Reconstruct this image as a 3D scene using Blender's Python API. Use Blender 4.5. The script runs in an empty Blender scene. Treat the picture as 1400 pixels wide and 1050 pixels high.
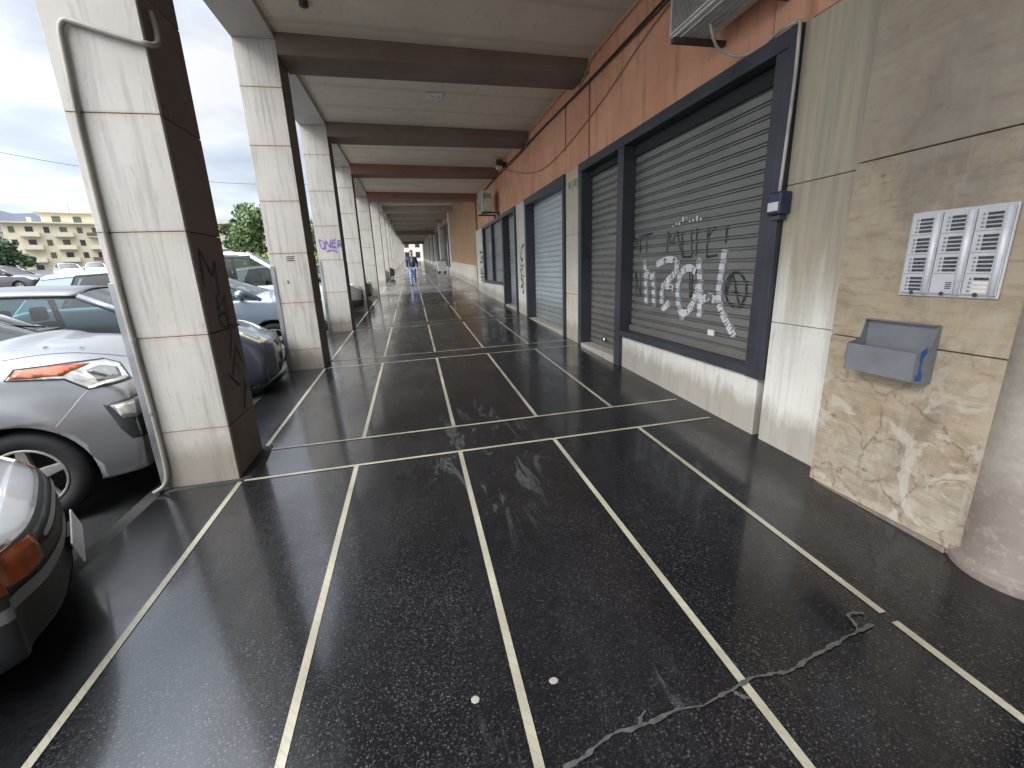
import bpy, bmesh, math, random
from mathutils import Vector, Matrix
from mathutils.bvhtree import BVHTree
random.seed(7)
R = math.radians
scene = bpy.context.scene
col = scene.collection
pi = math.pi

# ------------------------------------------------------------------ helpers
SX, SY = 0.0142, 0.0357
def fz(x, y):                       # the pavement climbs gently away from the camera
    return SX * x + SY * y
def lotz(x, y):                     # car park beside it, one kerb lower
    return fz(max(x, -4), min(y, 112)) - 0.10 + 0.014 * max(0.0, -x - 4) * 1.0

def tag(o, label=None, cat=None, group=None, kind=None):
    if label: o['label'] = label
    if cat: o['category'] = cat
    if group: o['group'] = group
    if kind: o['kind'] = kind
    return o

def thing(name, label, cat, loc=(0, 0, 0), rz=0.0, group=None):
    o = bpy.data.objects.new(name, None)
    col.objects.link(o)
    o.empty_display_size = 0.2
    o.location = loc
    o.rotation_euler = (0, 0, rz)
    return tag(o, label, cat, group)

def world_of(o):
    M = Matrix.Identity(4)
    while o is not None:
        M = (Matrix.Translation(o.location) @ o.rotation_euler.to_matrix().to_4x4()) @ M
        o = o.parent
    return M

class MB:
    def __init__(self): self.bm = bmesh.new()
    def poly(self, pts):
        vs = [self.bm.verts.new(p) for p in pts]
        return self.bm.faces.new(vs)
    def box(self, x0, x1, y0, y1, z0, z1, zf=None):
        """axis box; zf(x,y) gives the bottom when the foot follows the slope"""
        def b(x, y): return zf(x, y) if zf else z0
        v = [self.bm.verts.new(p) for p in [
            (x0, y0, b(x0, y0)), (x1, y0, b(x1, y0)), (x1, y1, b(x1, y1)), (x0, y1, b(x0, y1)),
            (x0, y0, z1), (x1, y0, z1), (x1, y1, z1), (x0, y1, z1)]]
        for f in ((3, 2, 1, 0), (4, 5, 6, 7), (0, 1, 5, 4), (1, 2, 6, 5), (2, 3, 7, 6), (3, 0, 4, 7)):
            self.bm.faces.new([v[i] for i in f])
        return self
    def hexa(self, p):
        v = [self.bm.verts.new(q) for q in p]
        for f in ((3, 2, 1, 0), (4, 5, 6, 7), (0, 1, 5, 4), (1, 2, 6, 5), (2, 3, 7, 6), (3, 0, 4, 7)):
            self.bm.faces.new([v[i] for i in f])
        return self
    def prism(self, pts, d):
        """polygon pts (3-D) swept by vector d"""
        d = Vector(d)
        a = [self.bm.verts.new(p) for p in pts]
        b = [self.bm.verts.new(Vector(p) + d) for p in pts]
        n = len(pts)
        self.bm.faces.new(a[::-1]); self.bm.faces.new(b)
        for i in range(n):
            self.bm.faces.new((a[i], a[(i + 1) % n], b[(i + 1) % n], b[i]))
        return self
    def tube(self, pts, r, n=8, r2=None):
        pts = [Vector(p) for p in pts]
        rings = []
        prev = None
        for i, p in enumerate(pts):
            if i == 0: t = pts[1] - p
            elif i == len(pts) - 1: t = p - pts[i - 1]
            else: t = (pts[i + 1] - p).normalized() + (p - pts[i - 1]).normalized()
            t.normalize()
            a = prev if prev is not None else (Vector((0, 0, 1)) if abs(t.z) < .9 else Vector((1, 0, 0)))
            a = (a - t * a.dot(t)).normalized()
            b = t.cross(a)
            prev = a
            rr = r if r2 is None else r + (r2 - r) * i / (len(pts) - 1)
            rings.append([self.bm.verts.new(p + (a * math.cos(2 * pi * k / n) + b * math.sin(2 * pi * k / n)) * rr) for k in range(n)])
        for i in range(len(rings) - 1):
            for k in range(n):
                self.bm.faces.new((rings[i][k], rings[i][(k + 1) % n], rings[i + 1][(k + 1) % n], rings[i + 1][k]))
        self.bm.faces.new(rings[0][::-1]); self.bm.faces.new(rings[-1])
        return self
    def lathe(self, prof, n=32, axis='y', c=(0, 0, 0), closed=False):
        """prof: (radius, along axis)"""
        rings = []
        for r, h in prof:
            ring = []
            for k in range(n):
                t = 2 * pi * k / n
                ca, sa = math.cos(t) * r, math.sin(t) * r
                p = {'y': (ca, h, sa), 'z': (ca, sa, h), 'x': (h, ca, sa)}[axis]
                ring.append(self.bm.verts.new(Vector(p) + Vector(c)))
            rings.append(ring)
        m = len(rings)
        for i in range(m if closed else m - 1):
            a, b = rings[i], rings[(i + 1) % m]
            for k in range(n):
                self.bm.faces.new((a[k], a[(k + 1) % n], b[(k + 1) % n], b[k]))
        if not closed:
            self.bm.faces.new(rings[0]); self.bm.faces.new(rings[-1][::-1])
        return self
    def build(self, name, m, parent=None, smooth=False, bevel=0.0, local=False, keep=False, seg=2, weld=0.0):
        bm = self.bm
        if weld: bmesh.ops.remove_doubles(bm, verts=bm.verts, dist=weld)
        bmesh.ops.recalc_face_normals(bm, faces=bm.faces)
        me = bpy.data.meshes.new(name)
        if parent is not None and not local:
            bm.transform(world_of(parent).inverted())
        bm.to_mesh(me)
        bm.free()
        for x in (m if isinstance(m, (list, tuple)) else [m]): me.materials.append(x)
        if smooth:
            for p in me.polygons: p.use_smooth = True
        o = bpy.data.objects.new(name, me)
        col.objects.link(o)
        if parent is not None: o.parent = parent
        if bevel:
            b = o.modifiers.new('bevel', 'BEVEL'); b.width = bevel; b.segments = seg; b.limit_method = 'ANGLE'; b.angle_limit = R(40)
        return o

def kids(o): return [c for c in bpy.data.objects if c.parent == o]
def copy_tree(o, parent=None):
    c = o.copy(); col.objects.link(c)
    if parent is not None: c.parent = parent
    for ch in [k for k in bpy.data.objects if k.parent == o]: copy_tree(ch, c)
    return c

# ------------------------------------------------------------------ materials
class NT:
    def __init__(self, name):
        self.m = bpy.data.materials.new(name); self.m.use_nodes = True
        self.t = self.m.node_tree; self.n = self.t.nodes
        self.b = self.n['Principled BSDF']; self.out = self.n['Material Output']
        self._tc = None
    def add(self, t, **k):
        x = self.n.new(t)
        for a, v in k.items(): setattr(x, a, v)
        return x
    def link(self, a, b): self.t.links.new(a, b)
    def co(self, scale=(1, 1, 1), loc=(0, 0, 0), rot=(0, 0, 0)):
        if self._tc is None: self._tc = self.add('ShaderNodeNewGeometry')
        mp = self.add('ShaderNodeMapping')
        mp.inputs['Scale'].default_value = scale; mp.inputs['Location'].default_value = loc; mp.inputs['Rotation'].default_value = rot
        self.link(self._tc.outputs['Position'], mp.inputs['Vector'])
        return mp.outputs[0]
    def noise(self, scale, detail=4, rough=.55, vec=None, dist=0.0):
        x = self.add('ShaderNodeTexNoise')
        x.inputs['Scale'].default_value = scale; x.inputs['Detail'].default_value = detail
        x.inputs['Roughness'].default_value = rough; x.inputs['Distortion'].default_value = dist
        self.link(vec if vec is not None else self.co(), x.inputs['Vector'])
        return x.outputs['Fac']
    def voro(self, scale, vec=None, feature='F1', out='Distance', rnd=1.0):
        x = self.add('ShaderNodeTexVoronoi', feature=feature)
        x.inputs['Scale'].default_value = scale; x.inputs['Randomness'].default_value = rnd
        self.link(vec if vec is not None else self.co(), x.inputs['Vector'])
        return x.outputs[out]
    def ramp(self, fac, stops, interp='LINEAR'):
        x = self.add('ShaderNodeValToRGB'); cr = x.color_ramp; cr.interpolation = interp
        while len(cr.elements) < len(stops): cr.elements.new(.5)
        for e, (p, c) in zip(cr.elements, stops):
            e.position = p
            e.color = (c, c, c, 1) if isinstance(c, (int, float)) else (*c, 1)
        self.link(fac, x.inputs['Fac'])
        return x.outputs['Color']
    def mix(self, fac, a, b, blend='MIX'):
        x = self.add('ShaderNodeMix', data_type='RGBA', blend_type=blend)
        for v, s in ((fac, x.inputs[0]), (a, x.inputs[6]), (b, x.inputs[7])):
            if isinstance(v, bpy.types.NodeSocket): self.link(v, s)
            elif isinstance(v, (int, float)): s.default_value = v if s.type == 'VALUE' else (v, v, v, 1)
            else: s.default_value = (*v, 1)
        return x.outputs[2]
    def math(self, op, a, b=0.0, clamp=False):
        x = self.add('ShaderNodeMath', operation=op, use_clamp=clamp)
        for v, s in ((a, x.inputs[0]), (b, x.inputs[1])):
            if isinstance(v, bpy.types.NodeSocket): self.link(v, s)
            else: s.default_value = v
        return x.outputs[0]
    def xyz(self):
        x = self.add('ShaderNodeSeparateXYZ'); self.link(self.co(), x.inputs[0]); return x.outputs
    def bump(self, h, strength=.3, dist=.01, normal=None):
        x = self.add('ShaderNodeBump'); x.inputs['Strength'].default_value = strength; x.inputs['Distance'].default_value = dist
        self.link(h, x.inputs['Height'])
        if normal is not None: self.link(normal, x.inputs['Normal'])
        self.link(x.outputs[0], self.b.inputs['Normal'])
        return x.outputs[0]
    def set(self, **k):
        for a, v in k.items():
            s = self.b.inputs[{'color': 'Base Color', 'rough': 'Roughness', 'metal': 'Metallic', 'spec': 'Specular IOR Level',
                               'coat': 'Coat Weight', 'coatr': 'Coat Roughness', 'alpha': 'Alpha', 'trans': 'Transmission Weight',
                               'ecol': 'Emission Color', 'estr': 'Emission Strength'}[a]]
            if isinstance(v, bpy.types.NodeSocket): self.link(v, s)
            elif isinstance(v, (tuple, list)): s.default_value = (*v, 1)
            else: s.default_value = v
        return self

def mul(c, k): return tuple(min(1, a * k) for a in c)

def plain(name, c, rough=.6, metal=0.0, var=.25, scale=6.0, bump=.0, spec=.5, coat=0.0, grime=0.0):
    t = NT(name)
    n = t.noise(scale, 5)
    colr = t.ramp(n, [(.3, mul(c, 1 - var)), (.7, mul(c, 1 + var))])
    if grime:
        g = t.noise(scale * .35, 6, .65)
        colr = t.mix(t.ramp(g, [(.45, 0.0), (.75, grime)]), colr, mul((.10, .09, .08), .7))
    t.set(color=colr, rough=t.ramp(n, [(.2, max(0, rough - .08)), (.8, min(1, rough + .1))]), metal=metal, spec=spec, coat=coat, coatr=.08)
    if bump: t.bump(t.noise(scale * 14, 3), bump, .004)
    return t.m

def paint(name, c, dirt=.25, metal=.0, rough=.32):
    """car paint under a clear coat, with a film of road dust"""
    t = NT(name)
    fl = t.noise(900, 1)
    d = t.noise(3.0, 6, .6)
    base = t.mix(t.ramp(fl, [(.35, 0.0), (.7, .25)]), c, mul(c, 1.35))
    base = t.mix(t.ramp(d, [(.5, 0.0), (.8, dirt)]), base, (.16, .15, .14))
    t.set(color=base, rough=rough, metal=metal, coat=.8, coatr=.06)
    return t.m

def glass(name, tint, alpha_mix=.55, rough=.02):
    """pane: tinted see-through layer under a mirror-like skin"""
    t = NT(name)
    t.n.remove(t.b)
    tr = t.add('ShaderNodeBsdfTransparent'); tr.inputs[0].default_value = (*tint, 1)
    gl = t.add('ShaderNodeBsdfGlossy'); gl.inputs['Roughness'].default_value = rough
    gl.inputs['Color'].default_value = (1, 1, 1, 1)
    fr = t.add('ShaderNodeFresnel'); fr.inputs['IOR'].default_value = alpha_mix
    mx = t.add('ShaderNodeMixShader')
    t.link(fr.outputs[0], mx.inputs[0]); t.link(tr.outputs[0], mx.inputs[1]); t.link(gl.outputs[0], mx.inputs[2])
    t.link(mx.outputs[0], t.out.inputs[0])
    return t.m

def m_terrazzo(name, base, wet=True):
    t = NT(name)
    # irregular chips: cell distance broken up by fine noise
    jag = t.math('MULTIPLY', t.math('SUBTRACT', t.noise(260, 3, .7), .5), .55)
    def chips(sc, lo, hi, keep):
        col_ = t.voro(sc, out='Color'); bw_ = t.add('ShaderNodeRGBToBW'); t.link(col_, bw_.inputs[0])
        d_ = t.math('ADD', t.voro(sc), jag)
        return t.math('MULTIPLY', t.ramp(d_, [(lo, 1.0), (hi, 0.0)]), t.ramp(bw_.outputs[0], [(keep, 0.0), (min(1, keep + .35), 1.0)]))
    dens = t.ramp(t.noise(1.3, 4, .6, t.co(loc=(8, 3, 0))), [(.3, .35), (.7, 1.0)])
    chip = t.math('MULTIPLY', chips(150, .28, .48, .28), dens)
    chip2 = t.math('MULTIPLY', chips(78, .20, .38, .42), dens)
    patch = t.noise(.9, 5, .6)
    c = t.mix(t.ramp(patch, [(.35, 0.0), (.7, 1.0)]), mul(base, .75), mul(base, 1.3))
    c = t.mix(t.math('MULTIPLY', chip, .40), c, (.10, .099, .097))
    c = t.mix(t.math('MULTIPLY', chip2, .50), c, (.15, .147, .142))
    # pale lime smears left by drying rain
    sm = t.noise(5.0, 8, .7, t.co((2.2, .55, 1)), .6)
    sm2 = t.noise(.55, 2, .5, t.co(loc=(3.1, 1.7, 0)))
    smear = t.math('MULTIPLY', t.ramp(sm, [(.60, 0.0), (.70, 1.0)]), t.ramp(sm2, [(.52, 0.0), (.66, 1.0)]))
    x = t.xyz()
    dx_ = t.math('POWER', t.math('ABSOLUTE', t.math('DIVIDE', t.math('SUBTRACT', x[0], .45), .55)), 2.0)
    dy_ = t.math('POWER', t.math('ABSOLUTE', t.math('DIVIDE', t.math('SUBTRACT', x[1], 3.5), 1.5)), 2.0)
    reg = t.math('SUBTRACT', 1.0, t.math('ADD', dx_, dy_), True)
    sm3 = t.noise(3.2, 8, .72, t.co((2.6, .55, 1), (1.2, 0, 0)), .8)
    drip = t.math('MULTIPLY', t.ramp(sm3, [(.54, 0.0), (.60, 1.0), (.66, .2), (.70, .9)]), t.math('MULTIPLY', reg, 1.5, True))
    smear = t.math('MAXIMUM', t.math('MULTIPLY', smear, .7), drip)
    c = t.mix(t.math('MULTIPLY', t.math('MULTIPLY', smear, t.ramp(t.noise(90, 3, .7), [(.35, .2), (.6, 1.0)])), .42), c, (.20, .20, .20))
    edge = t.ramp(t.math('ADD', x[0], t.math('MULTIPLY', t.noise(2.5, 5, .7), .25)), [(0, 1.0), (1, 1.0)])
    edge = t.math('LESS_THAN', t.math('ADD', x[0], t.math('MULTIPLY', t.noise(2.5, 5, .7), .20)), -1.36)
    c = t.mix(t.math('MULTIPLY', edge, .7), c, t.ramp(t.noise(45, 4, .7), [(.35, mul(base, .55)), (.7, mul(base, 2.2))]))
    worn = t.noise(1.7, 7, .7, t.co((1.2, .35, 1), (6, 2, 0)), .4)
    c = t.mix(t.ramp(worn, [(.52, 0.0), (.72, .14)]), c, (.045, .044, .044))
    t.set(color=c)
    wetm = t.noise(.7, 4, .6, t.co((1.4, .5, 1), (1.3, 4.2, 0)))
    fine = t.noise(30, 3)
    # wetter (smoother) towards the open side, scuffed drier down the middle
    mid = t.ramp(t.math('ABSOLUTE', t.math('SUBTRACT', x[0], .75)), [(.3, .07), (1.0, 0.0)])
    r = t.math('ADD', t.ramp(wetm, [(.32, .12), (.52, .21), (.72, .30)]), t.math('MULTIPLY', fine, .06))
    r = t.math('ADD', r, mid)
    r = t.math('ADD', r, t.math('MULTIPLY', edge, .10))
    r = t.math('ADD', r, t.math('MULTIPLY', t.ramp(worn, [(.45, 0.0), (.65, 1.0)]), .10))
    r = t.math('ADD', r, t.math('MULTIPLY', chip, .10))
    t.set(rough=r, spec=.34, coat=t.math('ADD', t.ramp(wetm, [(.35, .75), (.65, .10)]), t.ramp(t.math('MULTIPLY', x[0], -1.0), [(0.0, 0.0), (.9, .40)]), True), coatr=t.ramp(wetm, [(.3, .07), (.7, .17)]))
    h = t.math('ADD', t.math('MULTIPLY', t.noise(160, 2), .35), t.math('MULTIPLY', t.noise(7, 3), 1.0))
    t.bump(h, .10, .006)
    return t.m

def m_strip():
    t = NT('mosaic_strip')
    n = t.noise(3, 4); f = t.noise(60, 3)
    c = t.ramp(n, [(.3, (.235, .212, .158)), (.7, (.40, .372, .285))])
    w = t.add('ShaderNodeTexWave', wave_type='BANDS', bands_direction='DIAGONAL'); w.inputs['Scale'].default_value = 13.0
    w.inputs['Distortion'].default_value = .6
    t.link(t.co(), w.inputs['Vector'])
    c = t.mix(t.ramp(w.outputs['Fac'], [(.02, .35), (.09, 0.0)]), c, (.20, .18, .15))
    c = t.mix(t.ramp(f, [(.55, 0.0), (.75, .35)]), c, (.2, .19, .16))
    t.set(color=c, rough=.35)
    return t.m

def m_travertine(name, a, b, streak=.5, top_dirt=0.0, dirty=(.20, .17, .12), z_dirt=(1.2, 2.0), rough=.55, spots=.4, joints=False):
    t = NT(name)
    n1 = t.noise(2.2, 5, .6, t.co((9, 9, .55)), .3)       # vertical veining / run-off
    n2 = t.noise(1.3, 4)
    n3 = t.noise(26, 4, .6, t.co((1.5, 1.5, .35)))
    c = t.mix(t.ramp(n2, [(.3, 0.0), (.7, 1.0)]), a, b)
    c = t.mix(t.math('MULTIPLY', t.ramp(n1, [(.50, 0.0), (.72, 1.0)]), streak), c, mul(b, .45))
    c = t.mix(t.math('MULTIPLY', t.ramp(n3, [(.62, 0.0), (.74, 1.0)]), spots), c, mul(b, .35))
    z = t.xyz()[2]
    if top_dirt:
        zz = t.math('ADD', z, t.math('MULTIPLY', t.math('SUBTRACT', t.noise(2.0, 4, .6, t.co((6, 6, .3))), .5), 1.1))
        g = t.ramp(t.math('DIVIDE', t.math('SUBTRACT', zz, z_dirt[0]), z_dirt[1] - z_dirt[0], True), [(0, 0.0), (1, top_dirt)])
        c = t.mix(g, c, t.mix(t.ramp(n1, [(.35, 0.0), (.65, 1.0)]), dirty, mul(dirty, 1.4)))
    xx = t.xyz()
    foot = t.math('SUBTRACT', z, t.math('ADD', t.math('MULTIPLY', xx[0], SX), t.math('MULTIPLY', xx[1], SY)))
    fg = t.ramp(t.math('SUBTRACT', foot, t.math('MULTIPLY', n1, .35)), [(-.16, 0.0), (-.10, .75), (.12, 0.0)])
    c = t.mix(t.ramp(t.math('SUBTRACT', foot, t.math('MULTIPLY', t.noise(3.0, 5, .7, t.co((3, 3, .8))), .42)), [(0.0, .55), (.16, 0.0)]), c, (.16, .125, .085))
    if joints:      # rusty run-off below each joint of the slabs
        m = t.math('MODULO', t.math('ADD', t.math('SUBTRACT', 1.225, z), 6.9), .69)
        mk = t.math('MULTIPLY', t.ramp(m, [(.0, 1.0), (.10, .0)]), t.ramp(t.noise(4.0, 5, .7, t.co((5, 5, .25), (3, 1, 0))), [(.45, 0.0), (.72, .6)]))
        c = t.mix(mk, c, (.30, .20, .12))
        mk2 = t.math('MULTIPLY', t.ramp(t.math('ABSOLUTE', t.math('SUBTRACT', m, .345)), [(.325, 0.0), (.343, .55)]), t.ramp(n2, [(.3, .5), (.6, 1.0)]))
        c = t.mix(mk2, c, (.27, .17, .10))
    t.set(color=c, rough=t.ramp(n2, [(.2, rough - .1), (.8, rough + .1)]))
    t.bump(n3, .25, .004)
    return t.m

def m_brownstone():
    t = NT('brown_stone')
    vec = t.co((1, .8, 1.2), rot=(.6, .2, .3))
    n1 = t.noise(2.3, 9, .68, vec, .9)
    n2 = t.noise(9, 8, .7, vec, .5)
    n3 = t.noise(6.5, 9, .75, t.co((1, 1.3, 1), (2, 7, 3)), 1.4)
    z = t.xyz()[2]
    c = t.ramp(n1, [(.30, (.235, .178, .118)), (.45, (.315, .25, .17)), (.58, (.36, .295, .21)), (.72, (.27, .22, .165))])
    pale = t.ramp(t.math('ADD', t.math('MULTIPLY', z, -1.0), t.math('MULTIPLY', n1, 1.4)), [(-.0, 0.0), (.35, 1.0)])
    c = t.mix(t.math('MULTIPLY', pale, .62), c, t.ramp(n2, [(.35, (.23, .19, .15)), (.6, (.38, .345, .29))]))
    e = t.voro(3.3, t.mix(.16, t.co((1, 1, 1.2)), t.co((1, 1, 1)), 'MIX'), 'DISTANCE_TO_EDGE')
    dst = t.add('ShaderNodeVectorMath', operation='ADD')
    nn = t.add('ShaderNodeTexNoise'); nn.inputs['Scale'].default_value = 4.0; nn.inputs['Detail'].default_value = 5
    t.link(t.co(), nn.inputs['Vector'])
    sc = t.add('ShaderNodeVectorMath', operation='SCALE'); sc.inputs['Scale'].default_value = .35
    t.link(nn.outputs['Color'], sc.inputs[0]); t.link(t.co(), dst.inputs[0]); t.link(sc.outputs[0], dst.inputs[1])
    e = t.voro(3.0, dst.outputs[0], 'DISTANCE_TO_EDGE')
    low = t.ramp(z, [(.2, 1.0), (.85, 0.0)])
    low = t.ramp(t.math('DIVIDE', z, 1.5, True), [(.5, 1.0), (.8, .15)])
    c = t.mix(t.math('MULTIPLY', t.math('MULTIPLY', t.ramp(e, [(.0, .9), (.036, 0.0)]), low), t.ramp(n3, [(.40, 0.0), (.52, 1.0)])), c, (.13, .075, .05))
    s = t.voro(5.2, t.co((1, 1, 1.6)))
    sr = t.voro(5.2, t.co((1, 1, 1.6)), out='Color'); bw = t.add('ShaderNodeRGBToBW'); t.link(sr, bw.inputs[0])
    c = t.mix(t.math('MULTIPLY', t.ramp(s, [(.06, .9), (.12, 0.0)]), t.ramp(bw.outputs[0], [(.66, 0.0), (.70, 1.0)])), c, (.06, .04, .025))
    c = t.mix(t.ramp(n3, [(.55, 0.0), (.59, .5)]), c, (.35, .31, .255))
    n4 = t.noise(15, 9, .75, t.co((1, .35, 2.4), (0, 3, 1), (.35, 0, 0)), .3)
    c = t.mix(t.ramp(n4, [(.38, .5), (.50, 0.0)]), c, mul((.30, .235, .16), .62))
    c = t.mix(t.ramp(n4, [(.56, 0.0), (.68, .45)]), c, (.38, .325, .25))
    c = t.mix(t.ramp(n3, [(.34, .42), (.42, 0.0)]), c, (.19, .135, .09))
    n5 = t.noise(1.9, 7, .68, t.co((1, 1.1, .75), (9, 2, 4)), .5)
    c = t.mix(t.ramp(n5, [(.50, 0.0), (.64, .55)]), c, (.15, .125, .095))
    n6 = t.noise(2.4, 6, .7, t.co((6, 6, .5), (1, 8, 0)))
    c = t.mix(t.ramp(n6, [(.54, 0.0), (.72, .45)]), c, (.40, .36, .29))
    pt = t.noise(3.4, 6, .62, t.co((1, 1, 1), (5, 5, 2)), 1.1)
    c = t.mix(t.math('MULTIPLY', t.ramp(pt, [(.53, 0.0), (.56, .6)]), low), c, (.44, .41, .35))
    up = t.ramp(t.math('DIVIDE', z, 3.0, True), [(.68, 0.0), (.72, .55)])
    c = t.mix(up, c, t.ramp(n1, [(.35, (.23, .19, .145)), (.65, (.32, .27, .21))]))
    t.set(color=c, rough=t.ramp(n2, [(.3, .38), (.7, .6)]))
    t.bump(n2, .3, .006)
    return t.m

def m_mauve():
    t = NT('mauve_stone')
    n1 = t.noise(3, 8, .7); n2 = t.noise(22, 6, .7)
    c = t.ramp(n1, [(.3, (.16, .138, .112)), (.5, (.25, .222, .183)), (.7, (.33, .30, .255))])
    z = t.xyz()[2]
    wn = t.math('ADD', z, t.math('MULTIPLY', n1, -.9))
    c = t.mix(t.ramp(wn, [(-.35, .7), (.15, 0.0)]), c, (.125, .092, .078))
    c = t.mix(t.ramp(n2, [(.52, 0.0), (.72, .4)]), c, (.38, .34, .30))
    t.set(color=c, rough=.55)
    t.bump(n2, .45, .006)
    return t.m

def m_plaster(name, a, b, stain=(.10, .06, .04), st=.35, streak=True, scale=1.2):
    t = NT(name)
    n = t.noise(scale, 7, .62); f = t.noise(14, 6, .65)
    c = t.mix(t.ramp(n, [(.32, 0.0), (.68, 1.0)]), a, b)
    s = t.noise(1.6, 6, .65, t.co((4, 4, .6) if streak else (1, 1, 1), (2, 5, 1)))
    c = t.mix(t.math('MULTIPLY', t.ramp(s, [(.52, 0.0), (.74, 1.0)]), st), c, stain)
    c = t.mix(t.ramp(f, [(.58, 0.0), (.72, .22)]), c, mul(a, 1.5))
    t.set(color=c, rough=.8, spec=.25)
    t.bump(f, .3, .005)
    return t.m

def m_ceiling(name, a, b):
    t = NT(name)
    n = t.noise(.8, 6, .6); f = t.noise(9, 6, .65, t.co((1.2, .45, 1)))
    c = t.mix(t.ramp(n, [(.3, 0.0), (.7, 1.0)]), a, b)
    x = t.xyz()
    bd = t.add('ShaderNodeTexWave', wave_type='BANDS', bands_direction='Y'); bd.inputs['Scale'].default_value = .33; bd.inputs['Distortion'].default_value = .5
    t.link(t.co(), bd.inputs['Vector'])
    c = t.mix(t.ramp(bd.outputs['Fac'], [(.0, .25), (.06, 0.0)]), c, mul(a, .5))
    c = t.mix(t.ramp(f, [(.55, 0.0), (.75, .35)]), c, mul(a, .55))
    c = t.mix(t.ramp(t.noise(3.1, 7, .7, t.co(loc=(7, 3, 0))), [(.60, 0.0), (.72, .30)]), c, mul(b, 1.35))
    t.set(color=c, rough=.85, spec=.2)
    t.bump(f, .25, .006)
    return t.m

def m_shutter(name, c, var=.2, grime=.5, rough=.45, metal=.15):
    t = NT(name)
    n = t.noise(1.4, 6, .65, t.co((1, 1, 1)), .3); f = t.noise(40, 5, .7); h = t.noise(2.0, 5, .7, t.co((1, .25, 9)))
    colr = t.ramp(n, [(.3, mul(c, 1 - var)), (.7, mul(c, 1 + var))])
    colr = t.mix(t.ramp(h, [(.52, 0.0), (.75, grime)]), colr, mul(c, .5))
    colr = t.mix(t.ramp(f, [(.66, 0.0), (.76, .5)]), colr, mul(c, 1.9))
    z = t.xyz()[2]
    lowd = t.ramp(t.math('ADD', z, t.math('MULTIPLY', n, -.5)), [(.45, .55), (.75, 0.0)])
    colr = t.mix(lowd, colr, (.10, .095, .08))
    t.set(color=colr, rough=t.ramp(n, [(.2, rough - .1), (.8, rough + .12)]), metal=metal)
    return t.m

def m_frame():
    t = NT('blue_black_metal')
    n = t.noise(3, 6); f = t.noise(28, 6, .7, t.co((1, 1, .5)))
    c = t.ramp(n, [(.3, (.032, .035, .044)), (.7, (.056, .060, .074))])
    z = t.xyz()[2]
    wear = t.math('MULTIPLY', t.ramp(f, [(.62, 0.0), (.70, 1.0)]), t.ramp(t.math('DIVIDE', z, 2.4, True), [(.30, .8), (.55, .12)]))
    c = t.mix(wear, c, (.18, .19, .20))
    t.set(color=c, rough=t.ramp(n, [(.2, .32), (.8, .5)]), metal=.25)
    return t.m

def m_asphalt():
    t = NT('wet_asphalt')
    n = t.noise(.5, 6, .6); f = t.noise(70, 4, .7); v = t.voro(120)
    c = t.ramp(n, [(.3, (.022, .022, .024)), (.7, (.05, .05, .052))])
    c = t.mix(t.ramp(v, [(.15, .35), (.35, 0.0)]), c, (.12, .12, .12))
    t.set(color=c, rough=t.ramp(t.noise(.8, 4, .6, t.co(loc=(4, 9, 0))), [(.35, .16), (.6, .5)]))
    t.bump(f, .35, .008)
    return t.m

def m_leaf(name, a, b):
    t = NT(name)
    oi = t.add('ShaderNodeNewGeometry')
    c = t.ramp(oi.outputs['Random Per Island'], [(0, a), (.5, mul(a, 1.3)), (1, b)])
    n = t.noise(1.1, 3)
    c = t.mix(t.ramp(n, [(.35, 0.0), (.65, .5)]), c, mul(a, .7))
    t.set(color=c, rough=.6, spec=.3)
    return t.m

M = {}
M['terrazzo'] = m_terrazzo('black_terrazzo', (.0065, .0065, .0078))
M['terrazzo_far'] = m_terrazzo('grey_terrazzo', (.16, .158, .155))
M['strip'] = m_strip()
M['trav'] = m_travertine('travertine', (.455, .43, .392), (.37, .345, .308), .60, joints=True)
M['marble'] = m_travertine('grey_marble', (.70, .68, .63), (.58, .56, .51), .5, .9, (.28, .24, .17), (1.1, 1.6))
M['marble_clean'] = m_travertine('pale_marble', (.62, .60, .56), (.52, .50, .45), .45)
M['marble_yellow'] = m_travertine('yellowed_marble', (.55, .52, .45), (.46, .42, .34), .5, .35, (.34, .29, .20), (1.6, 2.6))
M['brown'] = m_brownstone()
M['mauve'] = m_mauve()
M['orange'] = m_plaster('orange_plaster', (.56, .27, .16), (.68, .37, .25), (.30, .14, .09), .75)
M['patched'] = m_plaster('patched_plaster', (.34, .15, .085), (.32, .24, .145), (.24, .19, .115), .9, True, .45)
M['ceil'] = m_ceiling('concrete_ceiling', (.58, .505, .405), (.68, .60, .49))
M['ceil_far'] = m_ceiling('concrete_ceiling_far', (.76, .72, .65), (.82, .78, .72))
M['soffit'] = m_plaster('soffit_plaster', (.50, .46, .41), (.42, .38, .34), (.30, .27, .24), .5, False)
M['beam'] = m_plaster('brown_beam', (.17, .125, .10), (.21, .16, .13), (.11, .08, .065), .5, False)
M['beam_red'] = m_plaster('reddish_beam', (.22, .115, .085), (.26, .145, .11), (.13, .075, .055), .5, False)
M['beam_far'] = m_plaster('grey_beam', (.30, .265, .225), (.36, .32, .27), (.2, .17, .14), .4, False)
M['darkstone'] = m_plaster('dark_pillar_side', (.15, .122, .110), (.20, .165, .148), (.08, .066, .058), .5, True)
M['frame'] = m_frame()
M['shut1'] = m_shutter('charcoal_shutter', (.17, .166, .158))
M['shut2'] = m_shutter('pale_blue_shutter', (.46, .52, .55), .12, .35, .35, .3)
M['grille'] = m_shutter('grey_grille', (.34, .35, .36), .15, .2)
M['steel'] = plain('galvanised_steel', (.30, .31, .32), .42, .7, .2, 5, grime=.5)
M['pvc'] = plain('dirty_white_pvc', (.50, .46, .40), .5, 0, .15, 9, grime=.6)
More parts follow.
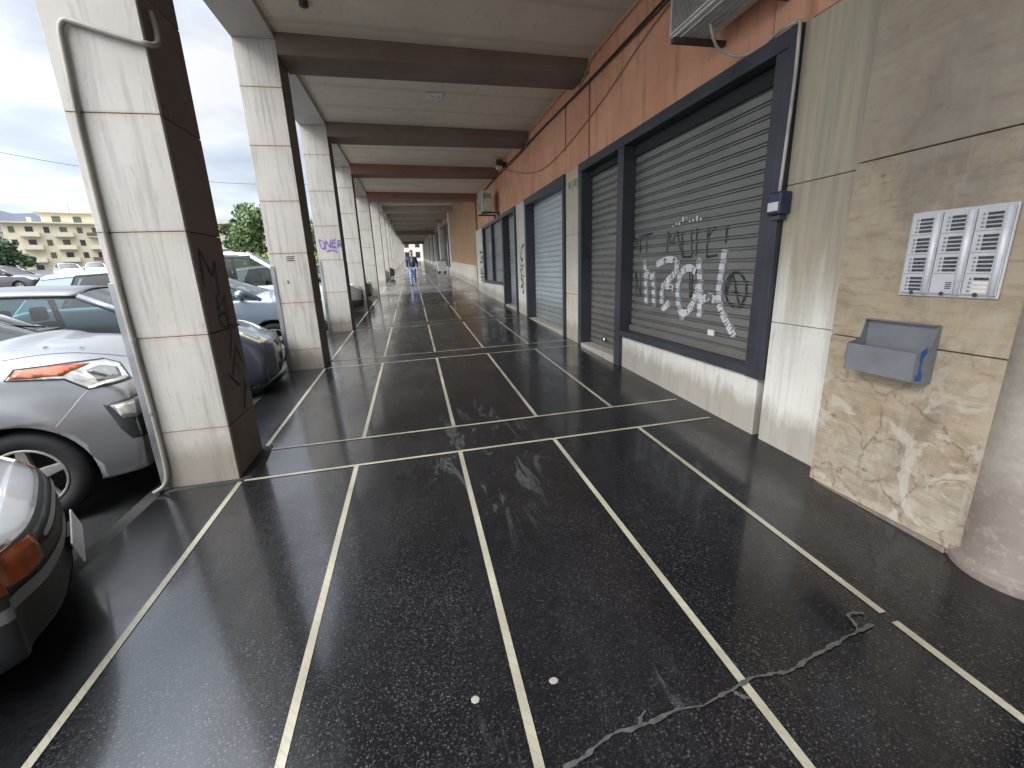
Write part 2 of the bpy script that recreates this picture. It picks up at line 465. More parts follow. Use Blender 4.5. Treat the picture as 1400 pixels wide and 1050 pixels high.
M['pvc_grey'] = plain('weathered_grey_pipe', (.27, .25, .215), .5, 0, .2, 5, grime=.6)
M['cable_black'] = plain('black_cable', (.02, .016, .014), .55)
M['cable_beige'] = plain('beige_cable', (.34, .24, .16), .6)
M['cable_brown'] = plain('brown_cable', (.20, .11, .07), .6)
M['alu'] = plain('anodised_panel', (.50, .51, .525), .36, .1, .06, 14, grime=.12)
M['alu_light'] = plain('light_panel_bar', (.62, .63, .66), .3, .05, .05, 14)
M['plate_dark'] = plain('dark_name_plate', (.045, .048, .052), .3, 0, .3, 40)
M['plate_white'] = plain('white_name_plate', (.62, .58, .50), .4)
M['ink'] = plain('black_ink', (.02, .02, .02), .6)
M['boxgrey'] = plain('grey_powder_coat', (.175, .185, .20), .38, .1, .12, 7, grime=.25)
M['boxdark'] = plain('dark_grey_sheet', (.055, .055, .06), .4, .1, .2, 7)
M['blue'] = plain('blue_sticker', (.015, .08, .28), .45)
M['navy'] = plain('navy_box', (.02, .03, .07), .35)
M['white'] = plain('white_plastic', (.66, .66, .65), .4, 0, .06, 8, grime=.25)
M['ac'] = plain('air_con_casing', (.56, .55, .51), .45, 0, .1, 6, grime=.55)
M['ac_dark'] = plain('bracket_dark', (.06, .055, .045), .6, .3, .3, 10)
M['spray_black'] = plain('black_spray', (.014, .014, .015), .6)
M['spray_white'] = plain('white_spray', (.50, .51, .53), .5, 0, .2, 20)
M['spray_purple'] = plain('purple_spray', (.16, .09, .32), .6)
M['asphalt'] = m_asphalt()
M['kerb'] = m_plaster('kerb_stone', (.026, .025, .024), (.045, .043, .040), (.012, .012, .012), .7, False, 3)
M['filler'] = plain('crack_filler', (.058, .057, .055), .6, 0, .3, 30, .3)
M['gum'] = plain('pale_pebble', (.27, .255, .225), .8)
M['skin'] = plain('skin', (.45, .27, .2), .5, 0, .08)
M['jacket'] = plain('navy_jacket', (.020, .026, .060), .65, 0, .3, 12, .2)
M['shirt'] = plain('grey_shirt', (.28, .25, .30), .7)
M['jeans'] = plain('pale_jeans', (.16, .24, .40), .8, 0, .3, 10, .2)
M['shoe'] = plain('dark_shoe', (.015, .014, .014), .5)
M['hair'] = plain('grey_hair', (.28, .24, .22), .7)
M['rubber'] = plain('tyre_rubber', (.018, .018, .020), .7, 0, .3, 9, .3)
M['rim'] = plain('alloy_rim', (.50, .49, .46), .35, .5, .12, 8, grime=.5)
M['blackplastic'] = plain('black_plastic', (.022, .023, .026), .5, 0, .25, 9, .2)
M['greyplastic'] = plain('grey_plastic', (.20, .205, .215), .45, 0, .15, 9, grime=.2)
M['chrome'] = plain('chrome', (.55, .55, .55), .15, .95, .05)
M['cabin'] = plain('dark_cabin', (.02, .02, .022), .7)
M['seat'] = plain('red_brown_seat', (.13, .045, .04), .8)
M['seat_grey'] = plain('grey_seat', (.05, .05, .055), .8)
M['lens'] = plain('headlamp_lens', (.50, .50, .47), .08, .25, .3, 16, coat=1.0)
M['lens_yellow'] = plain('yellowed_lens', (.46, .42, .24), .14, .1, .25, 16, coat=1.0)
M['lens_in'] = plain('lamp_reflector', (.20, .20, .19), .12, .8, .4, 20, coat=1.0)
M['amber'] = plain('amber_lens', (.30, .062, .008), .2, 0, .4, 14, coat=.3, spec=.3)
M['redlens'] = plain('red_lens', (.4, .02, .015), .15, 0, .3, 14, coat=1.0)
M['plate'] = plain('number_plate', (.62, .62, .60), .4)
M['gap'] = plain('panel_gap_dark', (.012, .012, .013), .8)
M['gap_light'] = plain('panel_edge', (.5, .51, .53), .4)
M['glass'] = glass('car_glass', (.42, .50, .50), 1.5)
M['glass_teal'] = glass('teal_tinted_glass', (.34, .47, .47), 1.5)
M['glass_dark'] = glass('smoked_glass', (.10, .09, .085), 1.5)
M['window_glass'] = plain('dark_window_glass', (.03, .035, .04), .08, 0, .2, 3)
M['p_silver'] = paint('silver_paint', (.30, .31, .325), .25, .55)
M['p_silver2'] = paint('warm_silver_paint', (.32, .32, .315), .3, .5)
M['p_navy'] = paint('navy_paint', (.045, .052, .072), .15, .2)
M['p_blue'] = paint('light_blue_paint', (.20, .25, .31), .2, .45)
M['p_white'] = paint('white_paint', (.58, .59, .59), .12)
M['p_olive'] = paint('olive_grey_paint', (.21, .205, .185), .3, .3)
M['p_grey'] = paint('dark_grey_paint', (.05, .052, .06), .2, .4)
M['p_green'] = paint('dark_green_paint', (.05, .065, .055), .2, .3)
M['p_maroon'] = paint('maroon_paint', (.05, .028, .03), .2, .3)
M['cream'] = m_plaster('cream_render', (.62, .56, .40), (.68, .62, .47), (.48, .42, .30), .3, True, .2)
M['cream2'] = m_plaster('pale_render', (.62, .58, .50), (.68, .64, .56), (.45, .40, .34), .3, True, .2)
M['balc'] = m_plaster('balcony_render', (.58, .53, .40), (.62, .57, .45), (.35, .3, .22), .4, False, .3)
M['shutter_brown'] = plain('brown_blind', (.12, .09, .06), .7)
M['shutter_green'] = plain('green_blind', (.09, .12, .09), .7)
M['roof'] = plain('grey_roof', (.35, .33, .29), .8)
M['leaf'] = m_leaf('leaf_green', (.075, .125, .045), (.19, .235, .085))
M['leaf_dark'] = m_leaf('leaf_dark', (.045, .08, .04), (.11, .15, .07))
M['leaf_hedge'] = m_leaf('leaf_hedge', (.12, .17, .04), (.28, .30, .09))
M['bark'] = plain('bark', (.07, .055, .04), .9, 0, .3, 5, .5)
M['hill'] = m_plaster('hill_woods', (.055, .068, .095), (.07, .085, .11), (.045, .055, .08), .5, False, .02)
WHITE=[[[5.15,1.63],[5.11,1.49],[5.06,1.10]],[[5.10,1.49],[4.99,1.43],[4.92,1.45]],[[4.93,1.49],[4.87,1.08]],[[4.85,1.57],[4.64,1.62],[4.46,1.60],[4.45,1.49],[4.67,1.34],[4.71,1.22],[4.66,1.08],[4.53,1.16]],[[4.65,1.34],[4.48,1.31]],[[4.09,1.49],[4.22,1.53],[4.36,1.45],[4.39,1.27],[4.32,1.08],[4.20,1.07],[4.09,1.19],[4.03,1.36]],[[4.06,1.62],[4.00,1.36],[3.98,1.04]],[[4.29,1.06],[4.28,0.98]],[[3.98,1.19],[3.86,1.25],[3.73,1.21]],[[3.67,1.69],[3.71,1.34],[3.68,1.18],[3.58,1.05],[3.44,0.91]]]
BLACK=[[[5.44,1.96],[5.38,1.76]],[[5.44,1.96],[5.24,1.72]],[[5.28,1.94],[5.24,1.72]],[[5.10,1.93],[5.10,1.71]],[[5.22,1.92],[4.97,1.93]],[[4.64,1.93],[4.64,1.69]],[[4.64,1.93],[4.56,1.78],[4.46,1.91],[4.35,1.65]],[[4.37,1.90],[4.33,1.64],[4.17,1.64],[4.21,1.91]],[[4.12,1.92],[4.10,1.64]],[[3.94,1.90],[3.93,1.63],[3.77,1.64]],[[3.84,1.91],[3.92,1.82]],[[3.67,1.90],[3.67,1.74]],[[5.36,1.49],[5.31,1.18]],[[5.36,1.49],[5.20,1.18],[5.23,1.49]],[[4.19,1.49],[4.16,1.22]],[[4.14,1.49],[4.13,1.22]],[[3.54,1.48],[3.61,1.29]],[[3.54,1.48],[3.45,1.26],[3.40,1.17],[3.35,1.32]],[[3.61,1.32],[3.48,1.31]],[[3.35,1.33],[3.35,1.29],[3.36,1.26],[3.38,1.23],[3.40,1.20],[3.43,1.18],[3.46,1.17],[3.50,1.18],[3.53,1.19],[3.56,1.21],[3.59,1.25],[3.61,1.28],[3.62,1.32],[3.62,1.36],[3.61,1.40],[3.59,1.44],[3.57,1.46],[3.54,1.48],[3.50,1.48],[3.47,1.48],[3.43,1.46],[3.40,1.44],[3.38,1.41],[3.36,1.37],[3.35,1.33]]]
MST=[[[3.73,1.50],[3.69,1.38]],[[3.69,1.38],[3.88,1.48]],[[3.87,1.48],[3.82,1.35],[3.68,1.33],[3.68,1.28],[3.80,1.22]],[[3.68,1.33],[3.78,1.35],[3.83,1.27]],[[3.88,1.39],[3.79,1.20]],[[3.79,1.25],[4.03,1.23]],[[3.87,1.23],[3.73,1.00]],[[3.87,1.08],[3.71,0.87]],[[3.87,1.08],[3.93,0.94]],[[3.79,0.95],[3.85,0.91]],[[3.63,0.90],[3.79,0.77]],[[3.91,0.81],[3.88,0.71],[3.95,0.74]],[[3.88,0.71],[3.79,0.57]],[[3.58,1.81],[3.54,1.55]],[[3.58,1.81],[3.71,1.62],[3.79,1.73],[3.76,1.46]]]
PUR=[[[-1.88,2.34],[-1.81,2.30],[-1.78,2.20],[-1.82,2.13],[-1.86,2.17],[-1.88,2.28],[-1.88,2.34]],[[-1.77,2.17],[-1.75,2.31],[-1.68,2.16],[-1.65,2.33]],[[-1.61,2.31],[-1.65,2.16]],[[-1.61,2.31],[-1.54,2.33]],[[-1.63,2.25],[-1.56,2.26]],[[-1.64,2.16],[-1.56,2.17]],[[-1.51,2.16],[-1.50,2.31],[-1.44,2.29],[-1.46,2.23],[-1.50,2.23],[-1.43,2.16]],[[-1.76,2.08],[-1.69,2.11],[-1.60,2.10],[-1.53,2.06]],[[-1.85,2.15],[-1.78,2.16],[-1.77,2.12]],[[-1.63,2.15],[-1.58,2.20],[-1.55,2.14]]]

# ------------------------------------------------------------------ strokes of paint laid on a surface
def resample(pts, step):
    out = []
    for a, b in zip(pts[:-1], pts[1:]):
        d = math.hypot(b[0] - a[0], b[1] - a[1]); n = max(1, int(d / step))
        out += [(a[0] + (b[0] - a[0]) * i / n, a[1] + (b[1] - a[1]) * i / n) for i in range(n)]
    return out + [pts[-1]]

def smooth2(L):
    if len(L) < 3: return L
    out = []
    for i in range(len(L) - 1):
        p0, p1, p2, p3 = (Vector((*L[k], 0)) for k in (max(0, i - 1), i, i + 1, min(len(L) - 1, i + 2)))
        for k in range(6):
            t = k / 6
            q = .5 * ((2 * p1) + (p2 - p0) * t + (2 * p0 - 5 * p1 + 4 * p2 - p3) * t * t + (-p0 + 3 * p1 - 3 * p2 + p3) * t ** 3)
            out.append((q.x, q.y))
    return out + [tuple(L[-1])]

def strokes(mb, lines, fn, w, step=.02, jit=.0, layer=None):
    """lines: 2-D polylines; fn(a, b, k) -> 3-D point of the surface; each stroke a hair above the last"""
    for k, L in enumerate(lines):
        P = resample(L, step)
        if len(P) < 2: continue
        left, right = [], []
        for i, p in enumerate(P):
            q0 = P[max(0, i - 1)]; q1 = P[min(len(P) - 1, i + 1)]
            tx, ty = q1[0] - q0[0], q1[1] - q0[1]; l = math.hypot(tx, ty) or 1
            nx, ny = -ty / l, tx / l
            ww = w * (.5 + random.uniform(-jit, jit))
            if i in (0, len(P) - 1): ww *= .6
            left.append(mb.bm.verts.new(fn(p[0] + nx * ww, p[1] + ny * ww, k)))
            right.append(mb.bm.verts.new(fn(p[0] - nx * ww, p[1] - ny * ww, k)))
        for i in range(len(P) - 1):
            mb.bm.faces.new((left[i], left[i + 1], right[i + 1], right[i]))
    return mb

# ------------------------------------------------------------------ ground
MBg = MB()
xs = [-700, -300, -120, -60, -30, -15, -8, -4, -1.95, 20, 120, 400]
ys = [-60, -20, 0, 20, 60, 112, 200, 500, 900]
V = {}
for i, x in enumerate(xs):
    for j, y in enumerate(ys):
        V[i, j] = MBg.bm.verts.new((x, y, lotz(x, y) - (0.12 if x > -1.9 else 0)))
for i in range(len(xs) - 1):
    for j in range(len(ys) - 1):
        MBg.bm.faces.new((V[i, j], V[i + 1, j], V[i + 1, j + 1], V[i, j + 1]))
tag(MBg.build('ground', M['asphalt']), 'wet dark asphalt of the car park beside the arcade', 'ground', kind='structure')

YEND = 112.0
YSPLIT = 19.45
WALLX = 2.80
mb = MB()
mb.hexa([(-1.95, -4, fz(-1.95, -4) - .3), (3.3, -4, fz(3.3, -4) - .3), (3.3, YSPLIT, fz(3.3, YSPLIT) - .3), (-1.95, YSPLIT, fz(-1.95, YSPLIT) - .3),
         (-1.95, -4, fz(-1.95, -4)), (3.3, -4, fz(3.3, -4)), (3.3, YSPLIT, fz(3.3, YSPLIT)), (-1.95, YSPLIT, fz(-1.95, YSPLIT))])
pav = tag(mb.build('pavement', M['terrazzo']), 'wet black terrazzo pavement with pale inlaid lines', 'pavement', kind='structure')
mb = MB()
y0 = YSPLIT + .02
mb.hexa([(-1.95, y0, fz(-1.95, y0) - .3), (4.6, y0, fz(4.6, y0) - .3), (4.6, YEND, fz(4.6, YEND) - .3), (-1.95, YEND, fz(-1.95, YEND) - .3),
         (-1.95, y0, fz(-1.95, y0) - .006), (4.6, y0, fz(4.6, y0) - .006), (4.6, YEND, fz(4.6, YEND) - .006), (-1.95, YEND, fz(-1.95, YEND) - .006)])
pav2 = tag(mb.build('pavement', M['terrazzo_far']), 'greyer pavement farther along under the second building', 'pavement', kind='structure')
mb = MB()
mb.hexa([(-2.09, -4, fz(-2.1, -4) - .3), (-1.953, -4, fz(-1.95, -4) - .3), (-1.953, YEND, fz(-1.95, YEND) - .3), (-2.09, YEND, fz(-2.1, YEND) - .3),
         (-2.09, -4, fz(-2.1, -4) - .025), (-1.953, -4, fz(-1.95, -4) - .012), (-1.953, YEND, fz(-1.95, YEND) - .012), (-2.09, YEND, fz(-2.1, YEND) - .025)])
tag(mb.build('kerb', M['kerb'], bevel=.015), 'worn stone kerb along the open side of the arcade', 'kerb', kind='structure')

LX = [-1.4235, -0.5762, 0.2542, 1.0766, 1.8828]
PY = [3.45, 6.98, 10.45, 14.15]
pairs = [(3.417, 3.973), (6.93, 7.398), (10.45, 10.98), (14.10, 14.62)]
SW = .017
def fp(x, y, dz=.004): return (x, y, fz(x, y) + dz)
def strip(x0, y0, x1, y1, w, dz, name='inlay_strip', parent=pav):
    d = Vector((x1 - x0, y1 - y0, 0)).normalized(); n = Vector((-d.y, d.x, 0)) * w
    mb = MB()
    N = max(1, int(math.hypot(x1 - x0, y1 - y0) / .5))
    for i in range(N):
        a = (x0 + (x1 - x0) * i / N, y0 + (y1 - y0) * i / N); b = (x0 + (x1 - x0) * (i + 1) / N, y0 + (y1 - y0) * (i + 1) / N)
        mb.poly([fp(a[0] - n.x, a[1] - n.y, dz), fp(b[0] - n.x, b[1] - n.y, dz), fp(b[0] + n.x, b[1] + n.y, dz), fp(a[0] + n.x, a[1] + n.y, dz)])
    return mb.build(name, M['strip'], parent)
cuts = [-4.0]
for a, b in pairs: cuts += [a - SW, b + SW]
cuts += [YSPLIT]
for k, x in enumerate(LX):
    for i in range(0, len(cuts) - 1, 2):
        ya, yb = cuts[i], cuts[i + 1]
        if k == 4 and i == 0:                 # a piece of this line is missing
            strip(x, ya, x, 1.165, SW, .004); strip(x, 1.215, x, yb, SW, .004)
        else:
            strip(x, ya, x, yb, SW, .004)
for a, b in pairs:
    for y in (a, b): strip(-1.40, y, 2.62, y, SW * .9, .004)
for x in LX: strip(x, YSPLIT + .1, x, YEND - 2, SW, .002, parent=pav2)
for y in (16.6,): strip(-1.40, y, 2.62, y, SW * .7, .004)
# mended crack
cr = [(.328, .989), (.408, 1.001), (.517, 1.043), (.625, 1.04), (.749, 1.06), (.876, 1.054), (1.013, 1.075), (1.144, 1.10), (1.275, 1.082), (1.366, 1.106), (1.489, 1.124), (1.634, 1.157), (1.785, 1.174)]
P = []
for i, p in enumerate(resample(cr, .03)):
    P.append((p[0] + random.uniform(-.003, .003), p[1] + random.uniform(-.005, .005)))
mb = MB(); strokes(mb, [P], lambda a, b, k: fp(a, b, .0065), .012, .012, .32)
strokes(mb, [smooth2([(1.69, 1.165), (1.712, 1.20), (1.722, 1.235), (1.75, 1.245), (1.80, 1.232)]), smooth2([(1.013, 1.075), (1.03, 1.045), (1.06, 1.03)]), smooth2([(.625, 1.04), (.64, 1.065), (.67, 1.085)])], lambda a, b, k: fp(a, b, .0072 + .0004 * k), .011, .012, .4)
tag(mb.build('crack_filler', M['filler'], pav), 'pale filler in a winding crack')
tag(MB().lathe([(.0, 0), (.017, .0005), (.014, .0022), (.0, .0028)], 7, 'z', (0, 0, 0)).build('pebble', M['gum']), 'small pale pebble left of the middle line on the black floor', 'pebble').location = fp(.084, 1.281, .001)
o = tag(MB().lathe([(.0, 0), (.019, .0005), (.015, .0022), (.0, .0026)], 8, 'z', (0, 0, 0)).build('pebble', M['gum']), 'small pale pebble between the two middle inlaid lines of the floor', 'pebble'); o.location = fp(.389, 1.279, .001); o.scale = (1, .8, 1)

# ------------------------------------------------------------------ the arcade building
B = thing('arcade_building', 'building over the arcade: orange plaster wall, shuttered shops and travertine pillars', 'building', (2.8, 3.0, 0))
XI, XO = -1.44, -1.95
CEIL = 4.60
def cz(x): return CEIL - .02 * (x + 1.44)
BY0, BY1 = -3.5, 19.35
# ceiling slab
mb = MB()
mb.hexa([(XI, BY0, cz(XI)), (3.1, BY0, cz(3.1)), (3.1, BY1, cz(3.1)), (XI, BY1, cz(XI)),
         (XI, BY0, 5.2), (3.1, BY0, 5.2), (3.1, BY1, 5.2), (XI, BY1, 5.2)])
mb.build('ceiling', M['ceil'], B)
# edge beam on the street side
MB().box(XO, XI - .002, BY0, BY1, 4.53, 9.0).build('edge_beam', M['soffit'], B)
# upper storeys, seen only from outside
MB().box(XI, 14, BY0 + .01, BY1 - .01, 5.21, 9.0).build('upper_storey', M['cream2'], B)
# cross beams
def beam(y, d, zb, m):
    mb = MB()
    mb.hexa([(XI + .002, y, zb), (WALLX, y, zb - .03), (WALLX, y + d, zb - .03), (XI + .002, y + d, zb),
             (XI + .002, y, 4.7), (WALLX, y, 4.7), (WALLX, y + d, 4.7), (XI + .002, y + d, 4.7)])
    return mb.build('cross_beam', m, B, bevel=.012)
beam(-.05, .6, 4.35, M['beam'])
beam(3.45, .6, 4.35, M['beam'])
beam(6.95, .62, 4.35, M['beam'])
beam(10.45, .6, 4.33, M['beam'])
beam(14.05, .6, 4.33, M['beam_red'])
beam(18.65, .68, 4.33, M['beam_red'])

# pillars: travertine slabs round a dark core, darker stone on the arcade side
JZ = [1.225 + .69 * k for k in range(-1, 5)]
def guard(y, ztop, parent, X=XO):
    zf = lambda a, b: fz(a, b)
    MB().box(X - .008, X + .045, y - .012, y - .0045, 0, ztop, lambda a, b: fz(a, b) + .0).build('corner_guard', M['steel'], parent, bevel=.002)
def pillar(y, d=.54, label=None, guard_top=None, top=4.53, xi=XI, xo=XO, jz=JZ, base=None, owner=B, dark=M['darkstone']):
    bz = base if base is not None else fz(xo, y) - .05
    core = MB().box(xo + .02, xi - .024, y + .02, y + d - .02, bz, top - .002).build('pillar', M['gap'], owner)
    if label: core['label'] = label
    zs = [bz] + [z for z in jz if bz + .12 < z < top - .05] + [top]
    mb = MB()
    for a, b in zip(zs[:-1], zs[1:]):
        g = .0018
        mb.box(xo, xi - .002, y, y + .0295, a + (g if a > bz else 0), b - g)             # towards the viewer
        mb.box(xo, xi - .027, y + d - .0295, y + d, a + (g if a > bz else 0), b - g)
        mb.box(xo, xo + .0295, y + .030, y + d - .030, a + (g if a > bz else 0), b - g)      # street side
    mb.build('cladding', M['trav'], core, bevel=.003, seg=1)
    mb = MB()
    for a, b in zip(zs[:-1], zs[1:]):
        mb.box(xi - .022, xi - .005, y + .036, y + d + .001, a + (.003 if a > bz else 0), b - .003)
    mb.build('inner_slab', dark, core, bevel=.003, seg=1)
    if guard_top: guard(y, guard_top, core, xo)
    return core
p1 = pillar(PY[0], .56, 'nearest travertine pillar, with a grey pipe and black letters down its dark side', 1.60)
p2 = pillar(PY[1], .55, 'second travertine pillar, with a small notice on its face', 1.75)
p3 = pillar(PY[2], .55, 'third travertine pillar, with a purple graffiti tag', 1.90)
p4 = pillar(PY[3], .55)
p5 = pillar(19.30, .55, base=.55)
# foot of mortar round the first pillar
mb = MB(); y = PY[0]
ring = [(-1.97, y - .05), (-1.43, y - .05), (-1.36, y + .02), (-1.33, y + .3), (-1.37, y + .62), (-1.97, y + .62)]
mb.prism([fp(a, b, -.02) for a, b in ring], (0, 0, .028))
mb.build('mortar_foot', M['kerb'], p1, bevel=.01)
# writing down the inner face of the first pillar
mb = MB(); strokes(mb, MST, lambda a, b, k: (XI - .005 + .0025 + .0004 * k, a, b), .017, .02, .12)
mb.build('graffiti', M['spray_black'], p1)
mb = MB(); strokes(mb, PUR, lambda a, b, k: (a, PY[2] - .0025 - .0004 * k, b), .026, .02, .15)
mb.build('graffiti', M['spray_purple'], p3)
# two lines of a small printed notice on the second pillar
mb = MB()
for k in range(3): mb.box(-1.725, -1.62 - .012 * (k % 2), PY[1] - .004, PY[1] - .0012, 1.865 - k * .026, 1.875 - k * .026)
mb.build('notice', M['ink'], p2)
mb = MB().box(-1.765, -1.745, PY[1] - .004, PY[1] - .0012, 1.50, 1.545); mb.build('sticker', M['shutter_brown'], p2)

# ---- wall above the shops
mb = MB()
segs = [BY0, 3.3, 6.885, 7.935, 10.5, 14.1, 18.85]
for a, b in zip(segs[:-1], segs[1:]):
    mb.box(WALLX, 3.10, a + .004, b - .004, 3.125, 4.72)
mb.box(WALLX + .015, 3.08, BY0, 18.84, 3.126, 4.70)
mb.build('wall', M['orange'], B)
MB().box(3.105, 3.2, BY0, 18.84, -.6, 4.9).build('wall', M['gap'], B)
# end return of the building
MB().box(2.72, 3.4, 18.853, 19.33, .3, 4.72).build('wall', M['patched'], B)

PX = 2.70                                       # face of the marble
def pier(y0, y1, m, top=3.10, joints=(1.115, 2.095), x=PX, x1=3.1, name='marble_pier', g=.0025):
    mb = MB()
    zs = [None] + list(joints) + [top]
    for i, (a, b) in enumerate(zip(zs[:-1], zs[1:])):
        mb.box(x, x1, y0 + g, y1 - g, (a or 0) + g, b - g, (lambda p, q: fz(p, q) - .02) if a is None else None)
    return mb.build(name, m, B, bevel=.002, seg=1)
# brown stone beside the entrance and the round jamb
mb = MB()
for a, b in ((None, 1.115), (1.115, 2.105), (2.105, 3.11)):
    mb.box(2.57, 3.1, 1.30, 2.268, (a or 0) + .003, b - .003, (lambda p, q: fz(p, q) - .02) if a is None else None)
mb.build('stone_panel', M['brown'], B, bevel=.003, seg=1)
MB().box(2.5715, 2.60, 2.06, 2.10, 1.10, 1.118).build('stone_chip', M['gap'], B)
mb = MB()
cx, cy, r = 2.735, 1.255, .215
prof = [(r + .03, fz(cx, cy) - .05), (r + .03, fz(cx, cy) + .035), (r + .012, fz(cx, cy) + .05), (r, fz(cx, cy) + .07), (r, 3.11)]
mb.lathe(prof, 48, 'z', (cx, cy, 0))
mb.build('round_jamb', M['mauve'], B, smooth=False, bevel=.004).data.polygons.foreach_set('use_smooth', [True] * len(bpy.data.objects['round_jamb'].data.polygons))
MB().box(2.62, 3.6, .2, 1.03, -.05, .135).build('door_step', M['marble_clean'], B, bevel=.006)
MB().box(2.58, 3.1, -3.4, .19, -.2, 3.11).build('stone_panel', M['brown'], B)
MB().box(3.0, 3.1, .19, 1.30, .1, 3.11).build('entrance_door', M['window_glass'], B)
MB().box(2.76, 2.799, -3.4, 2.9, 3.085, 3.135).build('lead_flashing', M['gap'], B)
# kick strip at the foot of the brown stone
MB().box(2.55, 2.569, 1.44, 2.27, 0, .115, lambda a, b: fz(a, b) - .01).build('skirting', M['mauve'], B, bevel=.004)

pier(2.272, 2.90, M['marble'])
pier(7.00, 7.69, M['marble_yellow'])
pier(10.50, 11.50, M['marble_clean'])
pier(16.98, 18.84, M['marble_clean'], joints=(1.4,))

# ---- rolling shutters
def slat_profile(kind):
    if kind == 'flat':      # flat slats with a double groove
        return .098, [(0, 0), (.062, 0), (.0635, .020), (.072, .020), (.0735, .001), (.084, .001), (.0855, .020), (.094, .020), (.098, 0)]
    return .105, [(0, .012), (.012, .004), (.035, 0), (.062, .001), (.085, .006), (.097, .014), (.105, .012)]
def shutter(y0, y1, zb, zt, x, kind, m, parent, name='roller_shutter'):
    pitch, prof = slat_profile(kind)
    pts = []
    z = zb
    while z < zt:
        for dz, dx in prof[:-1]:
            if z + dz <= zt: pts.append((x + dx, z + dz))
        z += pitch
    pts.append((x, zt))
    mb = MB()
    L = [mb.bm.verts.new((a, y0, b)) for a, b in pts]; Rr = [mb.bm.verts.new((a, y1, b)) for a, b in pts]
    for i in range(len(pts) - 1):
        mb.bm.faces.new((L[i], L[i + 1], Rr[i + 1], Rr[i]))
    Lb = [mb.bm.verts.new((x + .05, y0, b)) for b in (zb, zt)]; Rb = [mb.bm.verts.new((x + .05, y1, b)) for b in (zb, zt)]
    mb.bm.faces.new((Lb[0], Rb[0], Rb[1], Lb[1]))
    mb.bm.faces.new((L[0], Rr[0], Rb[0], Lb[0]))
    o = mb.build(name, m, parent)
    def surf(zz):
        t = (zz - zb) % pitch
        for (a, da), (b, db) in zip(prof[:-1], prof[1:]):
            if a <= t <= b: return x + da + (db - da) * (t - a) / max(1e-6, b - a)
        return x
    return o, surf

FX0, FX1 = 2.655, 2.695      # proud face of the blue-black frames
ZT = 3.105
def frame_bars(bars, parent=B, m=None, name='shopfront_frame', extra=None):
    mb = MB()
    for (y0, y1, z0, z1, x0, x1, foot) in bars:
        mb.box(x0, x1, y0, y1, z0, z1, (lambda p, q: fz(p, q) + foot) if foot is not None else None)
    return mb.build(name, m or M['frame'], parent, bevel=.004)
# shop front nearest the viewer: shuttered window over a marble plinth, shuttered door beside it
f1 = frame_bars([
    (2.905, 2.975, .645, 3.105, FX0, 2.97, None),                # right post (thin dark return)
    (2.977, 3.085, .647, 2.985, FX0 + .004, 2.97, None),
    (2.977, 6.992, 2.988, 3.103, FX0 + .002, 2.97, None),        # head
    (5.44, 5.60, .0, 2.985, FX0 + .003, 2.968, .0),              # post between door and window
    (6.86, 6.99, .0, 2.986, FX0 + .003, 2.966, .0),              # left post
    (3.088, 5.438, .652, .722, FX0 + .006, 2.964, None)])        # cill
f1['label'] = 'blue-black frame of the shop with white graffiti on its shutter'
MB().box(2.80, 3.0, 3.09, 5.437, 2.86, 2.984).build('shutter_box', M['gap'], f1)
s1, surf1 = shutter(3.09, 5.437, .724, 2.86, 2.83, 'flat', M['shut1'], B)
s1['label'] = 'charcoal shutter with white and black graffiti'
MB().box(2.800, 2.826, 3.092, 5.435, .724, .80).build('bottom_rail', M['shut1'], s1, bevel=.004)
mb = MB(); strokes(mb, [smooth2(L) for L in WHITE], lambda a, b, k: (surf1(b) - .0022 - .0005 * k, a, b), .074, .005, .02)
mb.build('graffiti', M['spray_white'], s1)
mb = MB(); strokes(mb, BLACK, lambda a, b, k: (surf1(b) - .0010 - .0001 * k, a, b), .024, .005, .04)
mb.build('graffiti', M['spray_black'], s1)
mb = MB(); mb.box(2.815, 2.8285, 3.72, 3.81, .88, .935); mb.build('paper_label', M['white'], s1)
for k in range(9):
    yy = 4.05 + .06 * k; zz = 1.98 + random.uniform(-.03, .05)
    MB().box(2.8215, 2.8275, yy, yy + .02, zz, zz + random.uniform(.01, .05)).build('torn_sticker', M['white'], s1)
s1b, surf1b = shutter(5.603, 6.857, .36, 2.90, 2.84, 'flat', M['shut1'], B)
s1b['label'] = 'narrow charcoal door shutter left of the graffiti shutter'
MB().box(2.80, 3.0, 5.603, 6.857, 2.902, 2.985).build('shutter_box', M['gap'], s1b)
for k in range(14):
    yy = random.uniform(5.75, 6.6); zz = .6 + .14 * k
    MB().box(2.8375, 2.8392, yy, yy + random.uniform(.02, .10), zz, zz + random.uniform(.006, .03)).build('scuff', M['filler'], s1b)
MB().lathe([(.0, 0), (.035, 0), (.035, .025), (.02, .04), (0, .04)], 16, 'x', (2.79, 6.25, .47)).build('lock', M['chrome'], s1b, True)
MB().box(2.66, 2.98, 5.603, 6.857, 0, .34, lambda a, b: fz(a, b) - .02).build('threshold', M['marble_clean'], B, bevel=.006)
MB().box(2.705, 2.98, 2.976, 5.436, 0, .648, lambda a, b: fz(a, b) - .02).build('plinth', M['marble_clean'], B, bevel=.004)
# second shop: pale shutter
f2 = frame_bars([(7.70, 7.78, 0, 3.105, FX0, 2.97, .0), (10.36, 10.495, 0, 3.103, FX0 + .001, 2.97, .0), (7.782, 10.358, 2.96, 3.102, FX0 + .002, 2.966, None)])
s2, _ = shutter(7.785, 10.355, .42, 2.96, 2.86, 'wave', M['shut2'], B)
s2['label'] = 'pale blue-grey shutter between two marble piers'
MB().box(2.67, 2.99, 7.783, 10.357, 0, .41, lambda a, b: fz(a, b) - .02).build('threshold', M['marble_clean'], B, bevel=.006)
